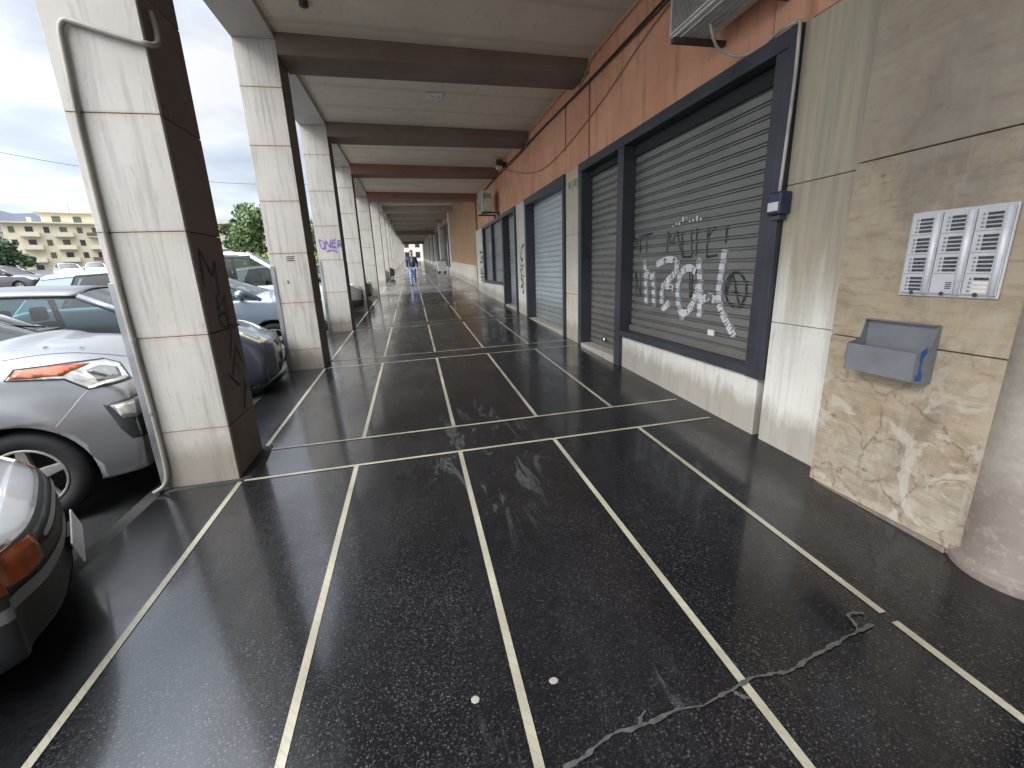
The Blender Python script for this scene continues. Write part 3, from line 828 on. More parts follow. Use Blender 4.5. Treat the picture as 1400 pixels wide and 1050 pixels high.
# third shop: narrow shuttered door and a barred window
f3 = frame_bars([(11.505, 11.60, 0, 3.10, FX0, 2.97, .0), (13.10, 13.27, 0, 3.098, FX0 + .001, 2.97, .0), (11.602, 16.80, 3.0, 3.102, FX0 + .002, 2.966, None),
                 (16.80, 16.97, 1.10, 3.101, FX0, 2.96, None), (14.98, 15.16, 1.19, 3.0, FX0 + .004, 2.96, None), (13.272, 16.798, 1.10, 1.19, FX0 + .003, 2.96, None)])
s3, _ = shutter(11.605, 13.097, .56, 3.0, 2.86, 'wave', M['grille'], B)
MB().box(2.67, 2.99, 11.603, 13.098, 0, .55, lambda a, b: fz(a, b) - .02).build('threshold', M['marble_clean'], B, bevel=.006)
MB().box(2.703, 2.99, 13.272, 16.97, 0, 1.098, lambda a, b: fz(a, b) - .02).build('plinth', M['marble_clean'], B, bevel=.004)
for (ya, yb) in ((13.274, 14.978), (15.162, 16.798)):
    w = MB().box(2.775, 2.88, ya, yb, 1.19, 3.0).build('window', M['grille'], B)
    mb = MB()
    n = 9
    for i in range(n):
        yy = ya + (yb - ya) * (i + .5) / n
        mb.box(2.735, 2.747, yy - .006, yy + .006, 1.20, 2.99)
    for zz in (1.55, 2.05, 2.6): mb.box(2.731, 2.751, ya, yb, zz - .008, zz + .008)
    mb.build('window_bars', M['steel'], w)
MB().box(2.768, 2.7735, 15.7, 15.95, 2.1, 2.55).build('paper_notice', M['white'], bpy.data.objects['window'])
# black tags on the two marble piers
def squiggle(y, z, n, w, h, seed):
    rr = random.Random(seed); L = []
    for k in range(n):
        zz = z - k * h
        c = [(y + rr.uniform(-w, w), zz + rr.uniform(-h, h) * .7) for _ in range(5)]
        L.append(c)
    return L
mb = MB(); strokes(mb, [smooth2(L) for L in squiggle(10.98, 2.1, 9, .24, .13, 3)], lambda a, b, k: (PX - .002 - .0003 * k, a, b), .028, .03, .1)
mb.build('graffiti', M['spray_black'], bpy.data.objects['marble_pier.002'])
mb = MB(); strokes(mb, [smooth2(L) for L in squiggle(17.7, 2.2, 9, .45, .14, 5)], lambda a, b, k: (PX - .002 - .0003 * k, a, b), .04, .04, .1)
mb.build('graffiti', M['spray_black'], bpy.data.objects['marble_pier.003'])

# ------------------------------------------------------------------ the second building along the arcade
B2 = thing('neighbouring_building', 'second arcaded building farther along, with pale pillars and dark shop openings', 'building', (3.0, 25, .9))
XW2 = 2.93
def c2(y, h): return fz(0, y) + h
ys2 = [19.40, YEND]
def slab(x0, x1, y0, y1, h0, h1, name, m, owner=B2):
    mb = MB()
    mb.hexa([(x0, y0, c2(y0, h0)), (x1, y0, c2(y0, h0)), (x1, y1, c2(y1, h0)), (x0, y1, c2(y1, h0)),
             (x0, y0, c2(y0, h1)), (x1, y0, c2(y0, h1)), (x1, y1, c2(y1, h1)), (x0, y1, c2(y1, h1))])
    return mb.build(name, m, owner)
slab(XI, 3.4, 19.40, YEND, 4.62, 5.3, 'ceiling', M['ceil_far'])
slab(XO, XI - .003, 19.90, YEND, 4.25, 9.0, 'edge_beam', M['soffit'])
slab(XI, 14, 19.42, YEND, 5.32, 9.5, 'upper_storey', M['cream2'])
PY2 = [25.3 + 5.35 * k for k in range(17)]
for k, y in enumerate(PY2):
    if y > YEND - 1: break
    pillar(y, .55, top=c2(y, 4.25), base=fz(XO, y) - .05, jz=[fz(0, y) + .69 * q for q in range(1, 6)], owner=B2)
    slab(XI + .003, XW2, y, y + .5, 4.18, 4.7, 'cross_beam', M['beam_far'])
slab(XI + .003, XW2, 54.5, 55.4, 3.75, 4.7, 'cross_beam', M['beam'])
# wall: patched plaster over a stone dado, then dark shop openings between pale piers
def wall2(y0, y1, h0, h1, m, name='wall', x0=XW2, x1=3.3): return slab(x0, x1, y0, y1, h0, h1, name, m)
wall2(19.36, 33.6, 1.02, 4.62, M['patched'])
wall2(19.36, 33.6, -.05, 1.016, M['marble_yellow'], 'dado', XW2 - .04)
wall2(33.605, 34.5, -.05, 4.62, M['marble_clean'], 'marble_pier', XW2 - .05)
yy = 34.5
for k, (w, p) in enumerate(((10.5, 1.3), (9.5, 1.2), (9.5, 1.2), (11, 1.2), (10, 1.2), (11, 1.5))):
    op = wall2(yy, yy + w, -.02, 3.85, M['window_glass'], 'window', XW2 + .22)
    for q in (.33, .66):
        slab(XW2 + .12, XW2 + .219, yy + w * q, yy + w * q + .12, -.02, 3.85, 'mullion', M['steel'], op)
    slab(XW2 + .05, XW2 + .219, yy, yy + w, -.02, .5, 'sill_wall', M['marble_clean'], op)
    wall2(yy, yy + w, 3.855, 4.62, M['patched'])
    wall2(yy + w, yy + w + p, -.05, 4.62, M['marble_clean'], 'marble_pier', XW2 - .05)
    yy += w + p
wall2(yy, YEND - .1, -.05, 4.62, M['patched'])
# dark reddish awning box that hangs low at the far end
slab(XI + .003, XW2 - .06, 96, 96.8, 3.6, 4.62, 'cross_beam', M['beam'])
# first wall of the far building set back above the near one
# lit street end beyond the arcade
E = tag(MB().box(-14, 22, 150, 151, lotz(0, 112) - .2, lotz(0, 112) + 12).build('pale_building', M['cream2']), 'pale building closing the view at the far end of the arcade', 'building')
for i in range(10):
    for j in range(3): MB().box(-12 + i * 3.4, -10.6 + i * 3.4, 149.93, 149.99, lotz(0, 112) + 2 + j * 3.2, lotz(0, 112) + 3.8 + j * 3.2).build('window', M['window_glass'], E)

# ------------------------------------------------------------------ intercom panel on the brown stone
IX = 2.569
t = thing('intercom_panel', 'wide metal intercom panel with three columns of dark name plates on the brown stone', 'intercom', (IX, 1.69, 1.378))
MB().box(IX - .012, IX, 1.474, 1.900, 1.378, 1.794).build('backplate', M['alu'], t, bevel=.006)
def ibox(x0, x1, y0, y1, z0, z1, name, m, par, bev=0.0): return MB().box(x0, x1, y0, y1, z0, z1).build(name, m, par, bevel=bev)
cw = .132
for c in range(3):                                  # c = 0 is the left column in the picture (largest y)
    yl = 1.886 - c * .137; yr = yl - cw
    pm = ibox(IX - .022, IX - .0125, yr, yl, 1.392, 1.782, 'module_column', M['alu'], t, .003)
    mb = MB(); n = 10
    pts = [(IX - .0225 - .012 * math.sin(pi * i / n), yr + .003 + .026 * (1 - math.cos(pi * i / n)) / 2, 1.394) for i in range(n + 1)]
    mb.prism(pts, (0, 0, .386)); mb.build('rounded_bar', M['alu_light'], pm, True)
    for r_ in range(4):
        zt = 1.772 - r_ * .095
        ibox(IX - .0234, IX - .0222, yr + .034, yl - .006, zt - .0908, zt - .0892, 'seam', M['plate_dark'], pm)
        if c == 1 and r_ == 3:
            for i in range(4): ibox(IX - .0238, IX - .0222, yr + .040, yr + .066, zt - .040 - i * .009, zt - .0355 - i * .009, 'speaker_slot', M['plate_dark'], pm)
            continue
        for i in range(4):
            z1 = zt - .012 - i * .0185
            white = (c == 2 and r_ == 3 and i > 0)
            ibox(IX - .0245, IX - .0222, yr + .036, yr + .092, z1 - .0125, z1, 'name_plate', M['plate_white' if white else 'plate_dark'], pm)
            mb = MB().lathe([(.0, 0), (.0052, 0), (.0052, -.003), (.003, -.0045), (0, -.0045)], 10, 'x', (IX - .0222, yr + .105, z1 - .006))
            mb.build('push_button', M['steel'], pm)
    mb = MB().lathe([(.0, 0), (.010, 0), (.010, -.002), (0, -.002)], 12, 'x', (IX - .0222, yr + .075, 1.396)); mb.build('lock', M['plate_dark'], pm)

# ------------------------------------------------------------------ leaflet box
t = thing('leaflet_box', 'grey open-topped metal leaflet box with a blue sticker, on the brown stone below the intercom', 'letter box', (2.569, 1.87, .93))
mb = MB()
ya, yb = 1.672, 2.035
pr = [(2.568, .94), (2.44, .955), (2.44, 1.105), (2.4435, 1.105), (2.4435, .9585), (2.5645, .9435), (2.5645, 1.235), (2.568, 1.235)]
mb.prism([(a, ya, b) for a, b in pr], (0, yb - ya, 0)); mb.build('tray', M['boxgrey'], t)
for y in (ya - .003, yb + .0005):
    mb = MB(); mb.prism([(2.568, y, .937), (2.437, y, .952), (2.437, y, 1.107), (2.52, y, 1.13), (2.545, y, 1.236), (2.568, y, 1.236)], (0, .0028, 0))
    mb.build('side_panel', M['boxgrey'], t)
mb = MB(); mb.hexa([(2.53, ya, 1.2365), (2.568, ya, 1.2365), (2.568, yb, 1.2365), (2.53, yb, 1.2365), (2.53, ya, 1.2395), (2.568, ya, 1.2395), (2.568, yb, 1.2395), (2.53, yb, 1.2395)])
mb.build('hood', M['boxgrey'], t)
MB().box(2.4445, 2.563, ya + .001, yb - .001, .9605, .972).build('base_panel', M['boxdark'], t)
mb = MB()
mb.prism([(2.455, ya - .0036, .96), (2.50, ya - .0036, .955), (2.50, ya - .0036, .99), (2.485, ya - .0036, 1.02), (2.487, ya - .0036, 1.075), (2.505, ya - .0036, 1.10), (2.50, ya - .0036, 1.135), (2.465, ya - .0036, 1.11), (2.462, ya - .0036, 1.07), (2.472, ya - .0036, 1.05), (2.470, ya - .0036, 1.0), (2.455, ya - .0036, .985)], (0, .0005, 0))
mb.build('sticker', M['blue'], t)

# ------------------------------------------------------------------ air conditioners
def aircon(label, x0, x1, y0, y1, z0, z1):
    t = thing('air_conditioner', label, 'air conditioner', (WALLX, (y0 + y1) / 2, z0), 0, 'air conditioner units on the orange wall')
    MB().box(x0 + .006, x1, y0, y1, z0, z1).build('casing', M['ac'], t, bevel=.012)
    # fan opening with a wire guard on the face to the arcade, left part
    yc, zc = y0 + (y1 - y0) * .60, (z0 + z1) / 2
    hw, hh = (y1 - y0) * .37, (z1 - z0) * .44
    g = MB().box(x0 - .001, x0 + .0055, yc - hw, yc + hw, zc - hh, zc + hh).build('fan_opening', M['ac_dark'], t)
    mb = MB()
    n = 34
    for i in range(n + 1):
        y = yc - hw + 2 * hw * i / n; mb.box(x0 - .006, x0 - .0035, y - .0014, y + .0014, zc - hh, zc + hh)
    for i in range(26):
        z = zc - hh + 2 * hh * i / 25; mb.box(x0 - .009, x0 - .0062, yc - hw, yc + hw, z - .0014, z + .0014)
    mb.build('wire_guard', M['ac'], g)
    mb = MB()
    for (a, b, c, d) in ((yc - hw - .015, yc - hw, zc - hh - .015, zc + hh + .015), (yc + hw, yc + hw + .015, zc - hh - .015, zc + hh + .015)):
        mb.box(x0 - .012, x0 + .004, a, b, c, d)
    for (c, d) in ((zc - hh - .015, zc - hh), (zc + hh, zc + hh + .015)): mb.box(x0 - .011, x0 + .004, yc - hw, yc + hw, c, d)
    mb.build('grille_rim', M['ac'], t)
    # pressed ribs in the base
    mb = MB()
    for i in range(5): mb.box(x0 + .05 + i * .05, x0 + .075 + i * .05, y0 + .06, y1 - .06, z0 - .012, z0 - .001)
    mb.build('base_rib', M['ac'], t)
    for y in (y0 + .05, y1 - .09):
        mb = MB(); mb.box(x0 - .02, WALLX - .002, y, y + .042, z0 - .055, z0 - .013)
        mb.prism([(WALLX - .05, y + .002, z0 - .056), (WALLX - .002, y + .002, z0 - .056), (WALLX - .002, y + .002, z0 - .30), (WALLX - .012, y + .002, z0 - .30)], (0, .038, 0)) if y0 > 8 else None
        mb.build('bracket', M['ac_dark'], t, bevel=.003)
    # end panel detail: valve cover and slots
    mb = MB()
    for i in range(7): mb.box(x0 + .05, x1 - .05, y0 - .003, y0 - .0005, z1 - .10 - i * .022, z1 - .09 - i * .022)
    mb.build('louvre', M['ac_dark'], t)
    MB().box(x0 + .10, x1 - .03, y0 - .02, y0 - .0005, z0 + .06, z0 + .26).build('valve_cover', M['ac'], t, bevel=.006)
    return t
aircon('big air conditioner above the graffiti shutter, seen from below', 2.32, 2.66, 3.10, 3.93, 3.42, 3.98)
aircon('smaller air conditioner farther along, above the barred window', 2.26, 2.58, 14.06, 14.90, 3.30, 3.90)

def bez(P, n=12):
    """Catmull-Rom through points"""
    P = [Vector(p) for p in P]; out = []
    for i in range(len(P) - 1):
        p0 = P[max(0, i - 1)]; p1 = P[i]; p2 = P[i + 1]; p3 = P[min(len(P) - 1, i + 2)]
        for k in range(n):
            t = k / n
            out.append(.5 * ((2 * p1) + (p2 - p0) * t + (2 * p0 - 5 * p1 + 4 * p2 - p3) * t * t + (-p0 + 3 * p1 - 3 * p2 + p3) * t ** 3))
    return out + [P[-1]]
# drain hose from the air conditioner to the navy box
H = [(2.47, 3.60, 3.40), (2.50, 3.61, 3.34), (2.60, 3.66, 3.26), (2.74, 3.62, 3.20), (2.775, 3.45, 3.155), (2.74, 3.28, 3.145), (2.66, 3.10, 3.125), (2.648, 2.96, 3.115), (2.645, 2.885, 3.095)]
tag(MB().tube(bez(H, 8) + bez([(2.645, 2.885, 3.06), (2.645, 2.878, 2.8), (2.646, 2.885, 2.55), (2.646, 2.897, 2.2), (2.647, 2.903, 2.06)], 6), .0115, 8).build('drain_hose', M['pvc'], smooth=True),
    'thin pale hose looping from the big air conditioner down beside the blue-black frame', 'hose')
t = thing('alarm_box', 'small navy box with a white label hanging at the end of the pale hose', 'box', (2.69, 2.89, 1.87))
MB().box(2.60, 2.698, 2.835, 2.96, 1.90, 2.055).build('casing', M['navy'], t, bevel=.012)
MB().box(2.596, 2.5995, 2.85, 2.945, 1.925, 1.985).build('label_sticker', M['white'], t)
MB().box(2.625, 2.69, 2.86, 2.935, 1.862, 1.8985).build('lower_plug', M['boxdark'], t, bevel=.006)

# cables along the top of the orange wall
def cable(name, label, pts, r, m, cat='cable', n=6, seg=8):
    return tag(MB().tube(bez(pts, seg), r, n).build(name, m, smooth=True), label, cat)
cx_ = WALLX - .018
tw = [(cx_, -3, 4.19), (cx_, 2, 4.185), (cx_, 4.8, 4.20), (cx_ , 6.9, 4.205), (cx_, 9.5, 4.26), (cx_, 11.6, 4.28), (cx_, 14.0, 4.33), (cx_, 18.6, 4.32)]
cable('wall_cable', 'thicker black cable of the pair along the top of the orange wall', tw, .014, M['cable_black'])
tw2 = [(a - .012, b, c - .045 + .018 * math.sin(b * 2.1)) for a, b, c in tw]
cable('wall_cable', 'thinner dark cable sagging just under the thicker black one', tw2, .010, M['cable_black'])
be = [(WALLX - .014, -3, 4.46), (WALLX - .014, 5.4, 4.46), (WALLX - .014, 6.65, 4.45), (WALLX - .014, 6.84, 4.42), (WALLX - .03, 6.90, 4.36), (WALLX - .05, 6.93, 4.31), (WALLX - .04, 7.02, 4.29), (WALLX - .03, 7.3, 4.26)]
cable('conduit', 'thin beige cable just under the ceiling, bending under the nearest beam', be, .011, M['cable_beige'], seg=6)
be = [(WALLX - .014, 7.65, 4.45), (WALLX - .014, 10.1, 4.44), (WALLX - .014, 10.35, 4.40), (WALLX - .03, 10.40, 4.30), (WALLX - .02, 10.7, 4.26)]
cable('conduit', 'thin beige cable under the ceiling between the second and third beams', be, .011, M['cable_beige'], seg=6)
dr = [(WALLX - .02, 3.6, 4.20), (WALLX - .02, 4.66, 4.12), (WALLX - .02, 5.3, 4.03), (WALLX - .02, 6.45, 3.78), (WALLX - .02, 7.94, 3.57), (WALLX - .02, 9.2, 3.51), (WALLX - .02, 10.4, 3.65), (WALLX - .02, 11.85, 3.96), (WALLX - .02, 12.75, 4.2)]
cable('drooping_cable', 'single light brown cable drooping low across the orange wall', dr, .008, M['cable_beige'])
cable('drop_cable', 'short dark wire hanging down the orange wall joint', [(WALLX - .01, 7.935, 4.22), (WALLX - .012, 7.938, 3.9), (WALLX - .012, 7.945, 3.52)], .007, M['cable_brown'])
cable('drop_cable', 'long dark wire down the wall joint beside the first beam', [(WALLX - .008, 6.885, 4.24), (WALLX - .010, 6.884, 3.7), (WALLX - .008, 6.885, 3.13)], .008, M['cable_brown'])

# security lamp under the third beam
t = thing('security_lamp', 'small white and black lamp on the wall under the beam', 'lamp', (2.78, 12.9, 4.35))
MB().box(2.70, 2.80, 12.85, 12.97, 4.28, 4.42).build('mount', M['ac_dark'], t, bevel=.01)
MB().box(2.52, 2.70, 12.80, 12.95, 4.32, 4.47).build('lamp_head', M['ac_dark'], t, bevel=.015)
MB().box(2.50, 2.60, 12.76, 12.90, 4.22, 4.31).build('sensor', M['white'], t, bevel=.02)
# ceiling lamp plate (off)
t = thing('ceiling_lamp', 'flat square ceiling lamp, unlit, between the first two beams', 'ceiling lamp', (.66, 8.70, 4.56))
mb = MB()
def rq(c, s, z): return [(c[0] + s * math.cos(a), c[1] + s * math.sin(a), z) for a in (R(45), R(135), R(225), R(315))]
mb.prism(rq((.66, 8.70), .20, cz(.66) - .03), (0, 0, .028)); mb.build('plate', M['white'], t, bevel=.006)
mb = MB()
for s in (-1, 1): mb.lathe([(0, 0), (.035, 0), (.03, -.018), (0, -.022)], 14, 'z', (.66 + s * .055, 8.70, cz(.66) - .0305))
mb.build('lens', M['alu_light'], t, True)
tag(MB().lathe([(0, 0), (.05, 0), (.05, -.05), (.03, -.06), (0, -.06)], 12, 'z', (-.92, 6.2, cz(-.92) - .001)).build('ceiling_hook', M['ac_dark']), 'small dark fitting on the ceiling near the second pillar', 'fitting')
# switch boxes on the yellowed pier
for i, (y, z) in enumerate(((7.40, 2.80), (7.14, 2.80))):
    t = thing('junction_box', ('left' if i == 0 else 'right') + ' one of two small beige boxes high on the yellowed pier', 'box', (PX, y, z), 0, 'boxes on the pier')
    MB().box(PX - .03, PX - .001, y - .07, y + .07, z, z + .15).build('box_body', M['balc'], t, bevel=.006)
    MB().box(PX - .034, PX - .0305, y - .055, y + .055, z + .02, z + .13).build('box_lid', M['boxgrey'], t, bevel=.002)

# grey pipe up the first pillar
y = PY[0] - .02
cp_ = [(-1.99, y - .05, fz(-1.9, y) + .012), (-1.93, y - .012, fz(-1.9, y) + .05), (-1.90, y, fz(-1.9, y) + .16), (-1.892, y, .6), (-1.895, y, 1.2), (-1.897, y, 1.6), (-1.882, y, 2.4), (-1.858, y, 2.9), (-1.848, y, 3.02), (-1.82, y, 3.065), (-1.77, y, 3.062), (-1.62, y, 3.02), (-1.50, y, 2.99), (-1.43, y - .002, 2.975), (-1.405, y + .03, 2.98), (-1.40, y + .09, 3.02), (-1.405, y + .12, 3.10), (-1.42, y + .13, 3.2)]
t = thing('pipe', 'weathered grey pipe up the nearest pillar, bending over to its dark side', 'pipe', (-1.92, y, .1))
MB().tube(bez(cp_, 8), .0165, 10).build('pipe_run', M['pvc_grey'], t, True)
for z in (.7, 1.225, 1.93, 2.61):
    xx = -1.893 if z < 2 else (-1.894 if z < 2.2 else -1.875)
    MB().tube([(xx, y, z - .012), (xx, y, z + .012)], .0215, 10).build('pipe_clip', M['steel'], t)

# ------------------------------------------------------------------ white container by the far wall
t = thing('waste_bin', 'white wheeled bin against the right wall far down the arcade', 'bin', (2.45, 38, fz(2.45, 38)))
g = fz(2.45, 38)
mb = MB(); mb.hexa([(2.12, 37.6, g + .12), (2.78, 37.6, g + .12), (2.78, 38.3, g + .12), (2.12, 38.3, g + .12), (2.04, 37.5, g + .98), (2.84, 37.5, g + .98), (2.84, 38.4, g + .98), (2.04, 38.4, g + .98)])
mb.build('bin_body', M['white'], t, bevel=.03)
mb = MB(); mb.hexa([(2.0, 37.46, g + .985), (2.86, 37.46, g + .985), (2.86, 38.44, g + .985), (2.0, 38.44, g + .985), (2.06, 37.55, g + 1.07), (2.82, 37.55, g + 1.07), (2.82, 38.36, g + 1.07), (2.06, 38.36, g + 1.07)])
mb.build('bin_lid', M['boxgrey'], t, bevel=.02)
for y_ in (37.62, 38.25):
    for x_ in (2.2, 2.7):
        MB().lathe([(.0, -.03), (.09, -.03), (.09, .03), (0, .03)], 14, 'y', (x_, y_, g + .09)).build('wheel', M['rubber'], t)

# ------------------------------------------------------------------ the man walking towards the camera
def skin_mesh(name, verts, edges, m, parent, levels=2, root=0):
    me = bpy.data.meshes.new(name); me.from_pydata([v[:3] for v in verts], edges, []); me.update()
    o = bpy.data.objects.new(name, me); col.objects.link(o)
    o.modifiers.new('skin', 'SKIN'); 
    if not me.skin_vertices: 
        bpy.context.view_layer.objects.active = o
    lay = me.skin_vertices[0].data if me.skin_vertices else None
    for i, v in enumerate(verts):
        lay[i].radius = (v[3], v[4] if len(v) > 4 else v[3]); lay[i].use_root = (i == root)
    o.modifiers['skin'].use_smooth_shade = True
    s = o.modifiers.new('sub', 'SUBSURF'); s.levels = levels; s.render_levels = levels
    bpy.context.view_layer.update()
    dg = bpy.context.evaluated_depsgraph_get()
    nm = bpy.data.meshes.new_from_object(o.evaluated_get(dg))
    o.modifiers.clear(); o.data = nm; nm.name = name
    nm.materials.clear(); nm.materials.append(m)
    for p in nm.polygons: p.use_smooth = True
    o.parent = parent
    return o
PXY = (.02, 24.6)
man = thing('person', 'man in a navy jacket and pale jeans walking towards the viewer under the arcade', 'person', (PXY[0], PXY[1], fz(*PXY)), R(180))
# local: +y is the way he faces (towards the camera after the turn), z up
bv, be_ = [], []
def V3(x, y, z, r, r2=None):
    bv.append((x, y, z, r, r2 if r2 else r)); return len(bv) - 1
def E2(*ids):
    for a, b in zip(ids[:-1], ids[1:]): be_.append((a, b))
pel = V3(0, 0, .95, .15, .11); bel = V3(0, .01, 1.10, .14, .11); che = V3(0, .0, 1.32, .17, .12); nk0 = V3(0, -.01, 1.46, .08); nk = V3(0, .01, 1.53, .055); hd0 = V3(0, .03, 1.60, .075, .085); hd = V3(0, .025, 1.68, .08, .095); top = V3(0, .015, 1.745, .055)
E2(pel, bel, che, nk0, nk, hd0, hd, top)
for s in (-1, 1):
    st = .20 * s          # stride
    hip = V3(.09 * s, 0, .90, .095); kn = V3(.10 * s, .06 + st * .35, .50, .062); an = V3(.10 * s, st * .95 - .03, .09, .042); toe = V3(.115 * s, st * .95 + .14, .035, .03)
    E2(pel, hip, kn, an, toe)
    sh = V3(.185 * s, -.01, 1.42, .062); el = V3(.255 * s, -.06 - st * .25, 1.14, .044); wr = V3(.245 * s, .06 - st * .4, .90, .028); pa = V3(.24 * s, .085 - st * .42, .845, .032, .018)
    E2(che, sh, el, wr, pa)
    for q in range(4):
        a = V3(.24 * s, .105 - st * .42 - .018 * q, .80 + .003 * q, .009); b = V3(.232 * s, .11 - st * .42 - .018 * q, .762 + .004 * abs(q - 1), .008)
        E2(pa, a, b)
    th = V3(.222 * s, .125 - st * .42, .825, .010); th2 = V3(.215 * s, .138 - st * .42, .80, .009); E2(pa, th, th2)
no = V3(0, .115, 1.655, .014); E2(hd, no)
body = skin_mesh('body', bv, be_, M['skin'], man, 2, pel)
# clothes a little larger than the body
def sub(ids_r, edges, name, m, root=0, lv=2): return skin_mesh(name, ids_r, edges, m, man, lv, root)
jv, je = [], []
def JV(*a): jv.append(a if len(a) == 5 else (*a, a[3])); return len(jv) - 1
a0 = JV(0, 0, .90, .20, .14); a1 = JV(0, .01, 1.08, .20, .145); a2 = JV(0, 0, 1.32, .205, .145); a3 = JV(0, -.01, 1.45, .11, .10)
je += [(a0, a1), (a1, a2), (a2, a3)]
for s in (-1, 1):
    st = .20 * s
    b0 = JV(.20 * s, -.01, 1.42, .085); b1 = JV(.27 * s, -.06 - st * .25, 1.14, .066); b2 = JV(.255 * s, .05 - st * .4, .92, .052)
    je += [(a2, b0), (b0, b1), (b1, b2)]
jac = sub(jv, je, 'jacket', M['jacket'], a0)
jv, je = [], []
a0 = JV(0, 0, .93, .16, .125)
for s in (-1, 1):
    st = .20 * s
    h = JV(.092 * s, 0, .86, .112); k = JV(.10 * s, .06 + st * .35, .50, .082); n_ = JV(.10 * s, st * .95 - .03, .10, .066)
    je += [(a0, h), (h, k), (k, n_)]
sub(jv, je, 'jeans', M['jeans'], a0)
for s in (-1, 1):
    st = .20 * s
    mb = MB(); yb_ = st * .95
    mb.hexa([(.07 * s - .045, yb_ - .09, .0), (.07 * s + .105 * (1 if s > 0 else .43), yb_ - .09, .0), (.07 * s + .105 * (1 if s > 0 else .43), yb_ + .19, .0), (.07 * s - .045, yb_ + .19, .0),
             (.07 * s - .03, yb_ - .08, .10), (.07 * s + .085 * (1 if s > 0 else .43), yb_ - .08, .10), (.07 * s + .085 * (1 if s > 0 else .43), yb_ + .14, .055), (.07 * s - .03, yb_ + .14, .055)])
    mb.build('shoe', M['shoe'], man, local=True, bevel=.025, seg=3)
jv = [(0, -.005, 1.70, .088, .095), (0, -.03, 1.74, .07, .07), (0, -.055, 1.66, .06, .05)]
sub(jv, [(0, 1), (0, 2)], 'hair', M['hair'])
MB().box(-.045, .045, .125, .150, 1.20, 1.44).build('shirt', M['shirt'], man, local=True, bevel=.02)
for s in (-1, 1):
    MB().lathe([(.0, 0), (.011, .0), (.008, .006), (0, .008)], 10, 'y', (.032 * s, .098, 1.69)).build('eye', M['ink'], man, local=True)
MB().box(-.024, .024, .112, .118, 1.612, 1.622).build('mouth', M['seat'], man, local=True)

# ------------------------------------------------------------------ trees
def leaves(mb, centre, rad, n, size, seed, squash=.85):
    rr = random.Random(seed)
    for _ in range(n):
        while True:
            p = Vector((rr.uniform(-1, 1), rr.uniform(-1, 1), rr.uniform(-1, 1)))
            if p.length < 1: break
        p = p * (.55 + .45 * rr.random())
        c = Vector(centre) + Vector((p.x * rad, p.y * rad, p.z * rad * squash))
        u = Vector((rr.gauss(0, 1), rr.gauss(0, 1), rr.gauss(0, .7))).normalized(); w = u.orthogonal().normalized()
        w = (Matrix.Rotation(rr.uniform(0, 6.28), 3, u) @ w); v = u.cross(w)
        s = size * rr.uniform(.6, 1.4)
        mb.poly([c - w * s * .5, c + v * s * .35, c + w * s * .6, c - v * s * .35])
def tree(label, x, y, h, rad, m, seed, nclump=16, per=150, leaf=.28, group='trees beyond the car park'):
    rr = random.Random(seed); g = lotz(x, y) - .1
    t = thing('tree', label, 'tree', (x, y, g), 0, group)
    mb = MB(); mb.tube([(x, y, g), (x + .1, y, g + h * .25), (x + rr.uniform(-.3, .3), y + .1, g + h * .55), (x + rr.uniform(-.4, .4), y, g + h * .85)], rad * .075, 8, rad * .02)
    C = []
    for k in range(nclump):
        a = rr.uniform(0, 6.28); q = rr.random() ** .6 * rad * .72; zz = h * rr.uniform(.38, .90)
        q *= (1.25 - abs(zz / h - .55) * 1.6)
        C.append((x + math.cos(a) * q, y + math.sin(a) * q, g + zz))
    for c in C[::2]: mb.tube([(x, y, g + (c[2] - g) * .55), ((x + c[0]) / 2, (y + c[1]) / 2, g + (c[2] - g) * .82), c], rad * .028, 6, rad * .008)
    mb.build('trunk', M['bark'], t)
    mb = MB()
    for k, c in enumerate(C): leaves(mb, c, rad * rr.uniform(.26, .46), per, leaf, seed * 31 + k)
    mb.build('crown', m, t)
    return t
def at(az, d): return (d * math.sin(R(az)), d * math.cos(R(az)))
x, y = at(-15.2, 50); tree('bushy green tree seen between the first two pillars', x, y, 6.6, 3.6, M['leaf'], 3, 26, 260, .30)
x, y = at(-17.9, 58); tree('taller dark ragged tree at the left edge of the gap between the first two pillars', x, y, 8.0, 1.9, M['leaf_dark'], 9, 16, 160, .36)
x, y = at(-13.0, 46); tree('green tree partly hidden behind the second pillar', x, y, 5.6, 3.0, M['leaf'], 12, 18, 220, .30)
x, y = at(-37.2, 120); tree('dark tree at the left edge below the hill', x, y, 5.5, 5.5, M['leaf_dark'], 21, 20, 200, .6)
x, y = at(-35.3, 135); tree('dark round tree left of the cream apartment block', x, y, 4.6, 4.6, M['leaf_dark'], 25, 18, 180, .6)
# clipped hedge in front of the trees
x0, y0_ = at(-20.5, 42); x1, y1_ = at(-11, 40)
t = thing('hedge', 'yellow-green hedge below the trees', 'hedge', (x0, y0_, lotz(x0, y0_)))
mb = MB()
for k in range(16):
    f_ = k / 15; xx = x0 + (x1 - x0) * f_; yy = y0_ + (y1_ - y0_) * f_
    leaves(mb, (xx, yy, lotz(xx, yy) + 1.2), 1.25, 210, .22, 700 + k, .95)
mb.build('foliage', M['leaf_hedge'], t)
mb = MB()
for k in range(16):
    f_ = k / 15; xx = x0 + (x1 - x0) * f_; yy = y0_ + (y1_ - y0_) * f_
    mb.tube([(xx, yy, lotz(xx, yy) - .1), (xx + .1, yy, lotz(xx, yy) + .8), (xx + .2, yy + .1, lotz(xx, yy) + 1.7)], .05, 6, .02)
mb.build('stem', M['bark'], t)

